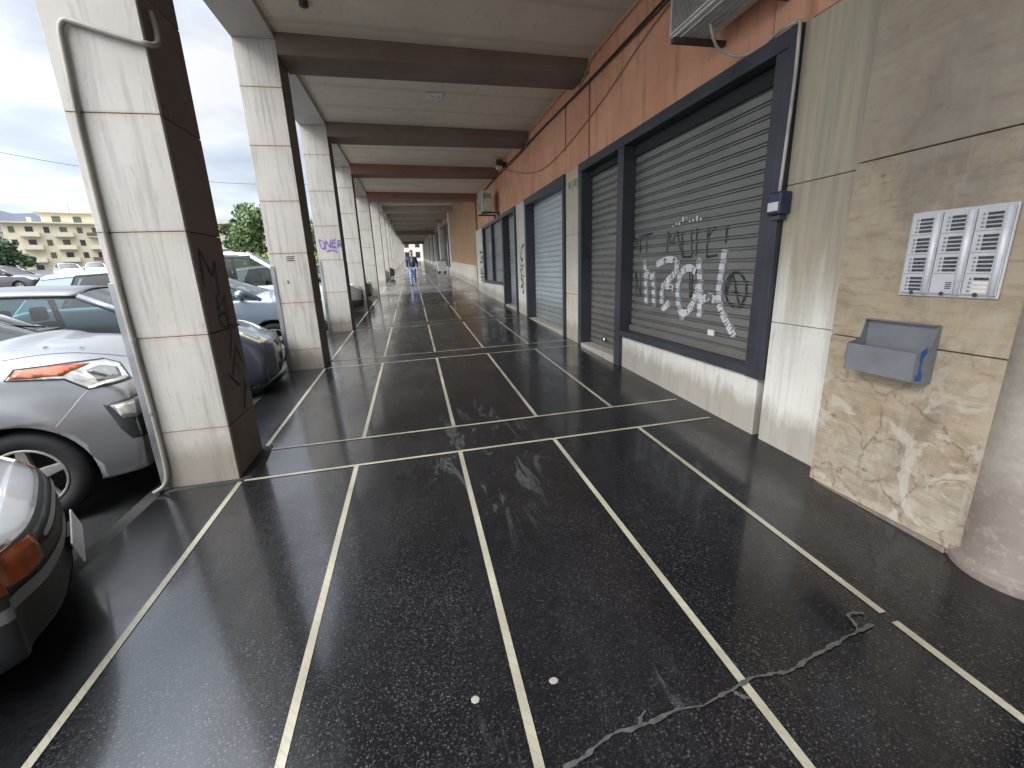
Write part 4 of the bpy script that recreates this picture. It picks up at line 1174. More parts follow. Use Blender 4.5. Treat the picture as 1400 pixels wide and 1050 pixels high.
# ------------------------------------------------------------------ far houses
def facade_block(label, x, y, rz, w, d, h, m, floors, cols_, name='apartment_building', balc=True, base=None, seed=1):
    rr = random.Random(seed); g = base if base is not None else lotz(x, y)
    t = thing(name, label, 'building', (x, y, g), rz)
    L = lambda mb, nm, mt, par=t, **k: mb.build(nm, mt, par, local=True, **k)
    L(MB().box(-w / 2, w / 2, 0, d, -3, h), 'wall', m)
    L(MB().box(-w / 2 - .9, w / 2 + .9, -1.0, d + .8, h + .002, h + .35), 'roof_slab', M['balc'])
    fh = h / floors
    for f_ in range(floors):
        for c in range(cols_):
            xx = -w / 2 + w * (c + .5) / cols_; zz = f_ * fh + .9
            tall = balc and c % 2 == 1
            ww = 1.4 if tall else 1.05
            wn = L(MB().box(xx - ww / 2, xx + ww / 2, -.06, -.002, zz - (.8 if tall else 0), zz + 1.45), 'window', rr.choice([M['shutter_brown'], M['shutter_green'], M['window_glass'], M['balc']]))
            if tall:
                bw = 3.6
                bal = L(MB().box(xx - bw / 2, xx + bw / 2, -1.5, -.065, zz - 1.02, zz - .84), 'balcony', M['balc'])
                mb = MB(); mb.box(xx - bw / 2, xx + bw / 2, -1.5, -1.44, zz - .83, zz + .10); mb.box(xx - bw / 2, xx - bw / 2 + .06, -1.43, -.07, zz - .83, zz + .10); mb.box(xx + bw / 2 - .06, xx + bw / 2, -1.43, -.07, zz - .83, zz + .10)
                mb.build('railing', rr.choice([M['balc'], M['shutter_brown'], M['balc'], M['cream']]), bal, local=True)
    return t, L
x, y = at(-29.5, 166)
bt, L = facade_block('cream five-storey apartment block with balconies, beyond the parked cars', x, y, R(26), 34, 14, 15.6, M['cream'], 5, 11, base=1.3, seed=4)
L(MB().box(-10, 15, 2.5, 11, 15.96, 18.3), 'penthouse', M['cream'])
L(MB().box(-11, 16, 1.9, 11.6, 18.31, 18.6), 'roof', M['roof'])
L(MB().box(-3, -1, 5, 7, 18.61, 19.8), 'chimney', M['balc'])
L(MB().box(-13, -12.2, 5, 6, 15.96, 17.6), 'chimney', M['balc'])
L(MB().tube([(-4.5, 4, 18.6), (-4.5, 4, 21.0)], .06, 6), 'antenna', M['steel'])
for c, xx in enumerate((-8, -4, 2, 6, 11)): L(MB().box(xx, xx + 1.6, 2.42, 2.495, 16.2, 17.7), 'window', M['shutter_green'])
x, y = at(-36.6, 230); facade_block('low pale houses on the slope left of the cream block', x, y, R(35), 26, 12, 9, M['cream2'], 3, 6, 'house', False, lotz(x, y) + 5, 8)
x, y = at(-39.6, 190); facade_block('pale house at the left edge under the hill', x, y, R(35), 22, 12, 9, M['cream'], 3, 5, 'house', False, lotz(x, y) + 3, 18)
x, y = at(-19.3, 75); facade_block('beige building half hidden behind the tree', x, y, R(18), 11, 9, 6.2, M['cream'], 2, 4, 'house', False, None, 11)
x, y = at(-11, 130); facade_block('pale block behind the pillars', x, y, R(12), 40, 12, 10, M['cream2'], 3, 10, 'house', False, None, 13)

# hill
mb = MB(); n = 64; prev = None
for i in range(n + 1):
    az = -62 + i * 1.2
    h = 4.35 + 3.6 * math.exp(-((az + 43) / 9.0) ** 2) + 1.2 * math.exp(-((az + 24) / 9) ** 2) + .15 * math.sin(i * 1.9) + .1 * math.sin(i * 4.3)
    d0, d1, d2 = 520, 640, 780
    row = [mb.bm.verts.new((*at(az, d0), lotz(0, 112) - 3)), mb.bm.verts.new((*at(az, d1), 1.6 + math.tan(R(h)) * d1 * .62)), mb.bm.verts.new((*at(az, d2), 1.6 + math.tan(R(h)) * d2)), mb.bm.verts.new((*at(az, 1000), 0))]
    if prev:
        for k in range(3): mb.bm.faces.new((prev[k], row[k], row[k + 1], prev[k + 1]))
    prev = row
tag(mb.build('hill', M['hill'], smooth=True), 'dark wooded hill behind the apartment block', 'hill', kind='structure')
# overhead wire
a, b = Vector((*at(-44, 60), 0)), Vector((*at(-10, 60), 0))
mb = []
for i in range(25):
    f_ = i / 24; p = a.lerp(b, f_); d = p.length
    el = 11.75 - 1.62 * (f_ * 34) / 10 * .42 + .0
    mb.append((p.x, p.y, 1.6 + d * math.tan(R(10.61 + (-34.03 - (-44 + 34 * f_)) * .13 + .004 * (f_ * 34 - 10) ** 2))))
tag(MB().tube(mb, .018, 6).build('overhead_wire', M['cable_black'], smooth=True), 'thin overhead wire crossing the sky left of the nearest pillar', 'wire')

# ------------------------------------------------------------------ cars
def cr1(P, t):
    n = len(P); i = min(n - 2, max(0, int(t))); f = t - i
    p0, p1, p2, p3 = P[max(0, i - 1)], P[i], P[i + 1], P[min(n - 1, i + 2)]
    return .5 * ((2 * p1) + (p2 - p0) * f + (2 * p0 - 5 * p1 + 4 * p2 - p3) * f * f + (-p0 + 3 * p1 - 3 * p2 + p3) * f ** 3)

def hull_grid(S):
    """S: car spec. Control rings from nose to tail, then a dense Catmull-Rom skin."""
    W = S['W'] / 2; L = S['L']; zb = S.get('zb', .20)
    rings = []
    def ring(x, w, zbot, zs, zc, sq=1.0, nose=0.0):
        zm = .5 * (zbot + zs)
        pts = [(0, zbot), (.80 * w, zbot), (.96 * w, zbot + .07), (1.0 * w, zbot + .5 * (zs - zbot)), (.992 * w, zs - .10), (.955 * w, zs - .005), (.80 * w, zs + .62 * (zc - zs)), (.42 * w, zs + .94 * (zc - zs)), (0, zc)]
        out = []
        for y, z in pts:
            q = (z - S.get('zn', .48)) / .35
            dx = -nose * (q * q) * .055 if q > 0 else -nose * (q * q) * .075
            out.append(Vector((x + dx, y, z)))
        return out
    def scaled(rg, x, s, sz):
        zm = S.get('zn', .48)
        return [Vector((x + (p.x - rg[0].x) * 0 , p.y * s, zm + (p.z - zm) * sz)) for p in rg]
    P = S['prof']                     # (x, zc, zs, wscale, zbot)
    rs = [ring(x, W * ws, (zbt if zbt else zb), zs, zc, nose=max(0, 1 + x / .9)) for x, zc, zs, ws, zbt in P]
    r0 = rs[0]; x0 = P[0][0]
    bow = S.get('bow', .10)
    nose = [scaled(r0, 0.0, .02, .05), scaled(r0, -bow * .06, .34, .52), scaled(r0, -bow * .30, .66, .80), scaled(r0, -bow * .72, .88, .95)]
    rl = rs[-1]; xl = P[-1][0]
    tail = [scaled(rl, -L + .04, .88, .94), scaled(rl, -L + .015, .6, .75), scaled(rl, -L, .02, .05)]
    rings = nose + rs + tail
    nu, nv = 5, 4
    M_, K = len(rings), len(rings[0])
    grid = []
    for i in range((M_ - 1) * nu + 1):
        u = i / nu
        base = [cr1([rings[a][k] for a in range(M_)], u) for k in range(K)]
        row = [cr1(base, j / nv) for j in range((K - 1) * nv + 1)]
        for p in (row[0], row[-1]): p.y = 0
        grid.append(row)
    return grid

def lerp_tab(tab, x, k):
    tab = sorted(tab)
    if x <= tab[0][0]: return tab[0][k]
    for a, b in zip(tab[:-1], tab[1:]):
        if x <= b[0]: return a[k] + (b[k] - a[k]) * (x - a[0]) / (b[0] - a[0])
    return tab[-1][k]

class Car:
    def __init__(s, name, label, S, loc, deg, group=None, dz=0.0):
        s.S = S; s.name = name
        z = lotz(*loc) + dz
        s.t = thing(name, label, S.get('cat', 'car'), (loc[0], loc[1], z), R(deg), group)
        g = hull_grid(S)
        bm = bmesh.new(); nr = len(g[0])
        V1 = [[bm.verts.new(p) for p in row] for row in g]
        V2 = [[bm.verts.new((p.x, -p.y, p.z)) for p in row] for row in g]
        for i in range(len(g) - 1):
            for j in range(nr - 1):
                bm.faces.new((V1[i][j], V1[i + 1][j], V1[i + 1][j + 1], V1[i][j + 1]))
                bm.faces.new((V2[i][j], V2[i][j + 1], V2[i + 1][j + 1], V2[i + 1][j]))
        bmesh.ops.remove_doubles(bm, verts=bm.verts, dist=.0015)
        bmesh.ops.holes_fill(bm, edges=bm.edges, sides=0)
        for co_, no_ in S.get('cuts', []):
            bmesh.ops.bisect_plane(bm, geom=bm.verts[:] + bm.edges[:] + bm.faces[:], plane_co=co_, plane_no=no_, dist=.0005)
        bmesh.ops.recalc_face_normals(bm, faces=bm.faces)
        s.bvh = BVHTree.FromBMesh(bm)
        me = bpy.data.meshes.new('body'); bm.to_mesh(me); bm.free()
        o = bpy.data.objects.new('body', me); col.objects.link(o)
        W = S['W'] / 2; r = S['R']
        s.axles = S['axles']
        cut = MB()
        for ax in s.axles:
            for sg in (-1, 1):
                cut.lathe([(r + S.get('gapr', .055), sg * (W - .26)), (r + S.get('gapr', .055), sg * (W + .2))], 40, 'y', (ax, 0, r))
        co = cut.build('cutter', M['gap'])
        b = o.modifiers.new('b', 'BOOLEAN'); b.object = co; b.operation = 'DIFFERENCE'; b.solver = 'EXACT'
        bpy.context.view_layer.update()
        nm = bpy.data.meshes.new_from_object(o.evaluated_get(bpy.context.evaluated_depsgraph_get()))
        o.modifiers.clear(); o.data = nm; nm.name = 'body'
        bpy.data.objects.remove(co)
        nm.materials.clear(); nm.materials.append(S['paint']); nm.materials.append(M['cabin']); nm.materials.append(S.get('bumper', S['paint'])); nm.materials.append(M['greyplastic'])
        xw = S['green']['xa0']; xr = S['green']['xc0']; lim = r + S.get('gapr', .055) + .004
        for p in nm.polygons:
            c = p.center
            p.use_smooth = True
            if any(abs(math.hypot(c.x - ax, c.z - r)) < lim for ax in s.axles) and c.z < r * 2.6 and abs(c.y) > W - .30: p.material_index = 1; p.use_smooth = False
            elif p.normal.z < -.7: p.material_index = 1
            elif xr + .10 < c.x < xw - .12 and p.normal.z > .55 and abs(c.y) < W * .80: p.material_index = 1
            elif S.get('skirt') and S['skirt'](c): p.material_index = S['skirt'](c)
        o.parent = s.t; s.body = o
        try: nm.shade_smooth_by_angle = None
        except Exception: pass
        s.wheels(); s.greenhouse()
    # --- pieces laid on the skin
    def rays(s, d):
        d = Vector(d).normalized(); h = Vector((0, 0, 1)).cross(d).normalized()
        return d, h
    def hit(s, a, z, d, h, off):
        o = h * a - d * 6 + Vector((0, 0, z))
        loc, n, i, q = s.bvh.ray_cast(o, d)
        if loc is None:
            o = h * a * .97 - d * 6 + Vector((0, 0, z)); loc, n, i, q = s.bvh.ray_cast(o, d)
            if loc is None: return None
        if n.dot(d) > 0: n = -n
        return loc + n * off
    def patch(s, name, m, P3, d, off=.005, par=None, div=3, mirror=False):
        d, h = s.rays(d)
        bm = bmesh.new()
        vs = [bm.verts.new((Vector(p).dot(h), p[2], 0)) for p in P3]
        f = bm.faces.new(vs)
        bmesh.ops.triangulate(bm, faces=[f])
        for _ in range(div):
            e = [e for e in bm.edges if e.calc_length() > .035]
            if e: bmesh.ops.subdivide_edges(bm, edges=e, cuts=1, use_grid_fill=True)
        dead = []
        for v in bm.verts:
            p = s.hit(v.co.x, v.co.y, d, h, off)
            if p is None: dead.append(v)
            else: v.co = p
        if dead: bmesh.ops.delete(bm, geom=dead, context='VERTS')
        bmesh.ops.triangulate(bm, faces=bm.faces)
        bmesh.ops.recalc_face_normals(bm, faces=bm.faces)
        mb = MB(); mb.bm.free(); mb.bm = bm
        o = mb.build(name, m, par or s.t, True, local=True)
        so = o.modifiers.new('thick', 'SOLIDIFY'); so.thickness = min(.012, max(.002, abs(off))); so.offset = -1
        return o
    def line(s, name, m, P3, d, w=.006, off=.002, par=None, step=.03):
        d, h = s.rays(d)
        L = [(Vector(p).dot(h), p[2]) for p in P3]
        mb = MB()
        def fn(a, b, k):
            p = s.hit(a, b, d, h, off)
            return p if p is not None else Vector((0, 0, .5))
        strokes(mb, [L], fn, w, step)
        return mb.build(name, m, par or s.t, local=True)
    def wheels(s):
        S = s.S; W = S['W'] / 2; r = S['R']; tw = .20
        rr = r * S.get('rimf', .66)
        for ax in s.axles:
            for sg in (-1, 1):
                y1 = sg * (W - .028); y0 = sg * (W - .028 - tw); ym = (y0 + y1) / 2
                mb = MB()
                e = sg * .02
                mb.lathe([(rr, y0), (r - .035, y0), (r - .008, y0 + e), (r, y0 + 2 * e), (r, y1 - 2 * e), (r - .008, y1 - e), (r - .035, y1), (rr + .012, y1 - e * .3), (rr, y1 - e)], 40, 'y', (ax, 0, r), closed=True)
                wh = mb.build('wheel', M['rubber'], s.t, True, local=True)
                mb = MB()
                yo = y1 - sg * .012
                mb.lathe([(rr - .004, y0 + sg * .04), (rr - .002, yo - sg * .004), (rr - .006, yo), (rr - .018, yo), (rr - .024, yo - sg * .03), (rr - .028, y0 + sg * .04)], 40, 'y', (ax, 0, r), closed=True)
                ns = S.get('spokes', 5)
                for k in range(ns):
                    a = 2 * pi * k / ns + S.get('spin', .3)
                    u = Vector((math.cos(a), 0, math.sin(a))); v = Vector((-math.sin(a), 0, math.cos(a)))
                    c = Vector((ax, 0, r))
                    pts = []
                    for (q, hw) in ((.03, .040), (rr - .022, .024)):
                        for sv in (-1, 1): pts.append((q, sv * hw))
                    base = [c + u * q + v * w_ for q, w_ in (pts[0], pts[1], pts[3], pts[2])]
                    out = [b + Vector((0, yo - sg * (.022 if i < 2 else .008), 0)) for i, b in enumerate(base)]
                    inn = [b + Vector((0, yo - sg * .05, 0)) for b in base]
                    mb.hexa(inn + out)
                mb.lathe([(.0, yo - sg * .05), (.062, yo - sg * .05), (.060, yo - sg * .016), (.03, yo - sg * .008), (0, yo - sg * .008)], 20, 'y', (ax, 0, r))
                rim = mb.build('rim', S.get('rimm', M['rim']), wh, local=True, bevel=.004)
                mb = MB(); mb.lathe([(0, y0 + sg * .05), (rr - .03, y0 + sg * .05), (rr - .03, y0 + sg * .056), (0, y0 + sg * .056)], 24, 'y', (ax, 0, r))
                mb.build('brake_disc', M['cabin'], wh, local=True)
    def greenhouse(s):
        S = s.S; G = S['green']; W = S['W'] / 2; P = S['prof']
        zr = G['zr']; wr = G['wr']; wb = W * .93
        xa0, xa1, xb, xc1, xc0 = (G[k] for k in ('xa0', 'xa1', 'xb', 'xc1', 'xc0'))
        zbelt = lambda x: lerp_tab([(p[0], p[2]) for p in P], x, 1)
        zcen = lambda x: lerp_tab([(p[0], p[1]) for p in P], x, 1)
        ztop = lambda x: zr - .10 - G.get('fall', .10) * max(0, (xb - x) / (xb - xc1)) ** 2 - .03 * max(0, (x - xb) / (xa1 - xb)) ** 2
        # roof
        mb = MB(); nx, ny = 14, 8; top = []
        for i in range(nx + 1):
            x = xa1 + (xc1 - xa1) * i / nx; row = []
            for j in range(ny + 1):
                v = -1 + 2 * j / ny
                z = ztop(x) + .10 - .055 * abs(v) ** 3.0 - .02 * v * v
                row.append(mb.bm.verts.new((x, v * (wr + .012), z)))
            row = [mb.bm.verts.new((x, -(wr + .045), ztop(x) - .012))] + row + [mb.bm.verts.new((x, wr + .045, ztop(x) - .012))]
            top.append(row)
        for i in range(nx):
            for j in range(len(top[0]) - 1): mb.bm.faces.new((top[i][j], top[i][j + 1], top[i + 1][j + 1], top[i + 1][j]))
        rf = mb.build('roof', S.get('roofpaint', S['paint']), s.t, True, local=True)
        so = rf.modifiers.new('thick', 'SOLIDIFY'); so.thickness = .03; so.offset = -1
        gm = S.get('glass', M['glass'])
        # windscreen and rear window, bowed
        for (xb0, xt0, nm, bow) in ((xa0, xa1, 'windscreen', .16), (xc0, xc1, 'rear_window', -.10)):
            mb = MB(); rows = []
            for i in range(7):
                f = i / 6; row = []
                for j in range(9):
                    v = -1 + j / 4
                    zb_ = zbelt(xb0) + .0 + (zcen(xb0) - zbelt(xb0)) * (1 - v * v) * .8
                    x = (xb0 + (xt0 - xb0) * f) + bow * (1 - v * v) * (1 - f * .7)
                    y = v * ((wb - .045) * (1 - f) + (wr + .0) * f)
                    z = zb_ * (1 - f) + (ztop(xt0) + .07 - .05 * abs(v) ** 3) * f
                    row.append(mb.bm.verts.new((x, y, z)))
                rows.append(row)
            for i in range(6):
                for j in range(8): mb.bm.faces.new((rows[i][j], rows[i][j + 1], rows[i + 1][j + 1], rows[i + 1][j]))
            mb.build(nm, gm if nm == 'windscreen' else S.get('glass_rear', gm), s.t, True, local=True)
        for sg in (-1, 1):
            bp = lambda x: Vector((x, sg * wb, zbelt(x) + .005)); tp = lambda x: Vector((x, sg * (wr + .035), ztop(x)))
            # pillars
            MB().tube([bp(xa0 - .02), (bp(xa0 - .02) + tp(xa1)) / 2 + Vector((.02, sg * .012, .03)), tp(xa1)], .038, 8).build('front_pillar', S.get('pillarpaint', S['paint']), s.t, True, local=True)
            MB().tube([bp(xb), tp(xb)], .035, 8).build('centre_pillar', M['blackplastic'], s.t, True, local=True)
            xq = G['xq0']; xq1 = G['xq1']
            mb = MB()
            pl = [bp(xq), bp(xc0 + .02), tp(xc1 + .0), tp(xq1)]
            inn = [p + Vector((0, -sg * .05, 0)) for p in pl]
            mb.hexa(inn + pl); mb.build('rear_pillar', S.get('pillarpaint', S['paint']), s.t, local=True, bevel=.012)
            # side glass
            f0 = lambda: None
            def fr(a, b): return a + (b - a)
            for (a0, a1, b0, b1) in ((xa0 - .06, xa1 - .03, xb + .02, xb + .02), (xb - .02, xb - .02, xq + .01, xq1 + .01)):
                mb = MB(); rows = []
                for i in range(5):
                    f = i / 4; row = []
                    for j in range(7):
                        u = j / 6
                        p = bp(a0 + (b0 - a0) * u).lerp(tp(a1 + (b1 - a1) * u), f); p.y += sg * (.012 * math.sin(pi * f) - .006)
                        row.append(mb.bm.verts.new(p))
                    rows.append(row)
                for i in range(4):
                    for j in range(6): mb.bm.faces.new((rows[i][j], rows[i][j + 1], rows[i + 1][j + 1], rows[i + 1][j]))
                mb.build('side_window', S.get('glass_side', gm), s.t, True, local=True)
            # black window surround, waist moulding
            mb = MB().tube([bp(xa0 - .05) + Vector((0, sg * .008, 0)), bp(xb) + Vector((0, sg * .008, 0)), bp(xq) + Vector((0, sg * .008, 0))], .013, 6)
            mb.build('waist_moulding', M['blackplastic'], s.t, True, local=True)
            mb = MB().tube([tp(xa1 - .02), tp((xa1 + xb) / 2), tp(xb), tp((xb + xq1) / 2), tp(xq1)], .014, 6)
            mb.build('window_surround', M['blackplastic'], s.t, True, local=True)
            # mirror
            zq = zbelt(xa0 - .25) + .10; c = Vector((xa0 - .30, sg * (W + .07), zq))
            mb = MB()
            bmesh.ops.create_uvsphere(mb.bm, u_segments=14, v_segments=9, radius=1, matrix=Matrix.Translation(c) @ Matrix.Diagonal((.075, .11, .075, 1)))
            mr = mb.build('door_mirror', S.get('mirror', S['paint']), s.t, True, local=True)
            MB().tube([c + Vector((0, -sg * .06, -.05)), (c.x, sg * (wb - .0), zq - .09)], .025, 8).build('mirror_foot', M['blackplastic'], mr, True, local=True)
        # cabin: seats and dashboard
        z0 = zbelt(xb) - .12
        sm = S.get('seatm', M['seat_grey'])
        for sg in (-1, 1):
            for xx in (xb + .16, xb - .75):
                mb = MB(); mb.hexa([(xx - .06, sg * .36 - .22, z0 - .3), (xx + .10, sg * .36 - .22, z0 - .3), (xx + .10, sg * .36 + .22, z0 - .3), (xx - .06, sg * .36 + .22, z0 - .3),
                                    (xx - .20, sg * .36 - .19, z0 + .24), (xx - .10, sg * .36 - .19, z0 + .24), (xx - .10, sg * .36 + .19, z0 + .24), (xx - .20, sg * .36 + .19, z0 + .24)])
                st = mb.build('seat', sm, s.t, local=True, bevel=.03)
                MB().box(xx - .22, xx - .13, sg * .36 - .12, sg * .36 + .12, z0 + .26, z0 + .42).build('headrest', sm, st, local=True, bevel=.03)
        zz = zbelt(xa0)
        MB().box(xa0 - .62, xa0 - .12, -wb + .06, wb - .06, zz - .1, zz + .015).build('dashboard', M['cabin'], s.t, local=True, bevel=.03)
        mb = MB()
        ring = [(xa0 - .68 + .03 * math.sin(a), .36 + .18 * math.cos(a), zz - .01 + .17 * math.sin(a)) for a in [2 * pi * k / 18 for k in range(19)]]
        mb.tube(ring, .015, 6); mb.build('steering_wheel', M['cabin'], s.t, True, local=True)
    # --- the front of a plain car
    def face(s, hl, grille=None, lower=None, lens=None, plate_z=.42, gaps=True):
        lens = lens or M['lens']
        for sg in (-1, 1):
            d = (-.72, -.69 * sg, -.08)
            P3 = [(x, y * sg, z) for x, y, z in hl]
            o = s.patch('headlight', lens, P3, d, .006)
            c = Vector((sum(p[0] for p in P3), sum(p[1] for p in P3), sum(p[2] for p in P3))) / len(P3)
            s.patch('reflector', M['lens_in'], [tuple(c + (Vector(p) - c) * .55) for p in P3], d, .009, o)
        if grille: s.patch('grille', M['blackplastic'], [(0, y, z) for y, z in grille], (-1, 0, 0), .004)
        if lower: s.patch('lower_grille', M['blackplastic'], [(0, y, z) for y, z in lower], (-1, 0, 0), .004)
        if plate_z:
            MB().box(.012, .020, -.26, .26, plate_z, plate_z + .11).build('number_plate', M['plate'], s.t, local=True, bevel=.002)
    def doorgaps(s, xs, zlo=.32):
        G = s.S['green']
        zb_ = lambda x: lerp_tab([(p[0], p[2]) for p in s.S['prof']], x, 1)
        for sg in (-1, 1):
            for x in xs:
                s.line('panel_gap', M['gap'], [(x, 0, zlo), (x, 0, zb_(x) - .03)], (0, -sg, 0), .007, .0015)

def spec(L, W, H, hood0, hood1, belt, xw, paint, R_=.30, fo=.80, wb=2.5, zb=.19, **k):
    """hood0: hood height at the nose, hood1: at the windscreen; belt: shoulder height; xw: screen base (x<0)"""
    prof = [(-.16, hood0 - .07, hood0 - .14, .955, zb + .02), (-.42, hood0 + (hood1 - hood0) * .50, hood0 + (belt - hood0) * .25 - .02, .985, zb), (-.75, hood0 + (hood1 - hood0) * .78, hood0 + (belt - hood0) * .55, 1.0, zb),
            (xw + .05, hood1, belt - .03, 1.0, zb), (xw - .5, belt + .02, belt, 1.0, zb), (-L * .55, belt + .02, belt + .01, 1.0, zb), (-L * .80, belt + .02, belt + .02, 1.0, zb), (-L + .35, belt + .01, belt + .0, .985, zb + .02), (-L + .10, belt - .06, belt - .08, .955, zb + .06)]
    G = dict(zr=H, wr=W / 2 * .74, xa0=xw, xa1=xw - k.get('rake', .75), xb=-L * .50, xc1=-L + k.get('rr', .55), xc0=-L + .18, xq0=-L + k.get('xq0', .75), xq1=-L + k.get('xq1', .95), fall=k.get('fall', .08))
    S = dict(L=L, W=W, R=R_, zb=zb, prof=prof, green=G, axles=(-fo, -fo - wb), paint=paint)
    S.update({a: b for a, b in k.items() if a not in ('rake', 'rr', 'xq0', 'xq1', 'fall')})
    return S
HL = lambda z, zt: [(-.08, .45, z), (-.10, .50, zt), (-.40, .72, zt + .07), (-.42, .74, zt + .01), (-.16, .70, z - .01)]

# nearest car: silver bonnet, grey bumper
SA = spec(3.85, 1.62, 1.45, .80, 1.0, .92, -.95, M['p_silver2'], .29, .72, 2.45, .20, zn=.42, bow=.20, bumper=M['blackplastic'],
          cuts=[((0, 0, .452), (0, 0, 1)), ((0, 0, .503), (0, 0, 1)), ((0, 0, .66), (0, 0, 1)), ((-.66, 0, 0), (1, 0, 0))],
          skirt=lambda c: 0 if c.x < -.66 or c.z > .66 else (3 if .452 < c.z < .503 else 2))
A = Car('parked_car', 'silver car with a dark bumper and orange indicator in the near left corner', SA, (-1.85, 2.43), 33, 'cars parked nose-in along the kerb')
for sg in (-1, 1):
    d = (-.78, -.62 * sg, -.05)
    mir = lambda P: [(x, abs(y) * sg if y < 0 else -y * sg, z) for x, y, z in P]
    ind = A.patch('indicator', M['amber'], mir([(-.05, -.50, .640), (-.04, -.50, .525), (-.10, -.60, .515), (-.30, -.80, .55), (-.32, -.80, .665), (-.12, -.64, .655)]), d, .006)
    A.line('indicator_rib', M['gap'], mir([(-.05, -.50, .640), (-.32, -.80, .66)]), d, .008, .008, ind)
    A.patch('headlight', M['lens'], mir([(-.12, -.60, .668), (-.32, -.80, .675), (-.42, -.80, .715), (-.34, -.72, .728)]), d, .006)
A.patch('grille_slot', M['gap'], [(0, .40, .575), (0, -.40, .575), (0, -.50, .600), (0, -.46, .640), (0, .46, .640), (0, .50, .600)], (-1, 0, 0), .003)
A.line('grille_bar', M['greyplastic'], [(0, .43, .606), (0, -.43, .606)], (-1, 0, 0), .022, .010)
A.line('bonnet_edge', M['chrome'], [(-.2, .66, .672), (-.05, .3, .668), (-.05, 0, .668), (-.05, -.3, .668), (-.2, -.66, .672)], (-1, 0, 0), .010, .004)
A.line('panel_gap', M['gap'], [(-.2, .66, .659), (-.05, .3, .656), (-.05, 0, .656), (-.05, -.3, .656), (-.2, -.66, .659)], (-1, 0, 0), .010, .003)
A.line('panel_gap', M['gap'], [(-.2, .70, .512), (-.05, .3, .510), (-.05, 0, .510), (-.05, -.3, .510), (-.2, -.70, .512)], (-1, 0, 0), .007, .004)
A.patch('lower_grille', M['gap'], [(0, .34, .24), (0, -.34, .24), (0, -.30, .31), (0, .30, .31)], (-1, 0, 0), .004)
pl = MB(); pl.hexa([(.035, -.23, .33), (.043, -.23, .33), (.043, .23, .33), (.035, .23, .33), (.012, -.23, .445), (.020, -.23, .445), (.020, .23, .445), (.012, .23, .445)])
plo = pl.build('number_plate', M['plate'], A.t, local=True, bevel=.002)
MB().box(-.03, .012, -.10, .10, .36, .43).build('plate_holder', M['blackplastic'], plo, local=True)
# silver crossover behind it
SB = spec(4.08, 1.74, 1.64, 1.03, 1.22, 1.07, -.98, M['p_silver'], .325, .80, 2.54, .21, zn=.55, bow=.22, rake=.85)
Bc = Car('parked_car', 'silver crossover with a long amber and clear headlight, nose behind the nearest pillar', SB, (-2.03, 4.28), 12, 'cars parked nose-in along the kerb')
HB = [(-.731, -.857, .998), (-.687, -.817, 1.055), (-.456, -.759, 1.048), (-.337, -.50, 1.032), (-.22, -.50, .985), (-.159, -.683, .882), (-.345, -.846, .868), (-.453, -.846, .956)]
HA = [(-.714, -.856, 1.003), (-.679, -.825, 1.046), (-.455, -.767, 1.042), (-.37, -.66, 1.022), (-.418, -.80, .999), (-.457, -.843, .978)]
FB = [(-.30, -.849, .752), (-.130, -.63, .775), (-.140, -.60, .44), (-.196, -.837, .475), (-.240, -.845, .556)]
FI = [(-.262, -.847, .735), (-.150, -.69, .752), (-.155, -.70, .62), (-.215, -.84, .63)]
for sg in (-1, 1):
    d = (-.72, -.69 * sg, -.08); mir = lambda P: [(x, -y * sg, z) for x, y, z in P]
    hl = Bc.patch('headlight', M['lens'], mir(HB), d, .006)
    Bc.patch('amber_strip', M['amber'], mir(HA), d, .009, hl)
    Bc.patch('reflector', M['lens_in'], mir([(-.36, -.80, .985), (-.30, -.66, 1.0), (-.22, -.60, .965), (-.20, -.70, .905), (-.30, -.82, .905)]), d, .009, hl)
    Bc.patch('chrome_trim', M['chrome'], mir([(-.345, -.842, .885), (-.18, -.69, .902), (-.165, -.685, .888), (-.345, -.846, .870)]), d, .011, hl)
    Bc.line('lamp_edge', M['gap'], mir(HB + HB[:1]), d, .010, .0075, hl)
    fo_ = Bc.patch('fog_recess', M['blackplastic'], mir(FB), d, .005)
    fi_ = Bc.patch('fog_lamp', M['greyplastic'], mir(FI), d, .010, fo_)
    Bc.patch('lens', M['lens'], mir([(-.235, -.846, .725), (-.175, -.75, .735), (-.178, -.76, .645), (-.225, -.842, .65)]), d, .015, fi_)
    Bc.line('panel_gap', M['gap_light'], mir([(-.353, -.847, .865), (-.42, -.855, .80), (-.476, -.861, .74), (-.563, -.865, .654)]), d, .006, .002)
    Bc.line('panel_gap', M['gap'], mir([(-.98, -.80, 1.125), (-.80, -.80, 1.094), (-.689, -.808, 1.066), (-.458, -.752, 1.055), (-.335, -.5, 1.036), (-.30, -.2, 1.03), (-.29, 0, 1.03)]), (-.5, -.6 * sg, -.6), .007, .002)
    Bc.line('bonnet_crease', M['gap_light'], mir([(-.95, -.56, 1.19), (-.66, -.50, 1.145), (-.394, -.40, 1.064)]), (-.3, -.5 * sg, -.8), .006, .001)
Bc.patch('grille', M['blackplastic'], [(0, .50, .80), (0, -.50, .80), (0, -.48, .86), (0, .48, .86)], (-1, 0, 0), .004)
Bc.patch('lower_grille', M['blackplastic'], [(0, .50, .36), (0, -.50, .36), (0, -.46, .52), (0, .46, .52)], (-1, 0, 0), .004)
MB().box(.008, .016, -.26, .26, .58, .69).build('number_plate', M['plate'], Bc.t, local=True, bevel=.002)
for y_ in (-.22, .12): Bc.patch('washer_jet', M['gap'], [(-.80, y_, 1.2), (-.80, y_ + .035, 1.2), (-.82, y_ + .035, 1.2), (-.82, y_, 1.2)], (.3, -.5, -.8), .006)
Bc.doorgaps((-1.45,))
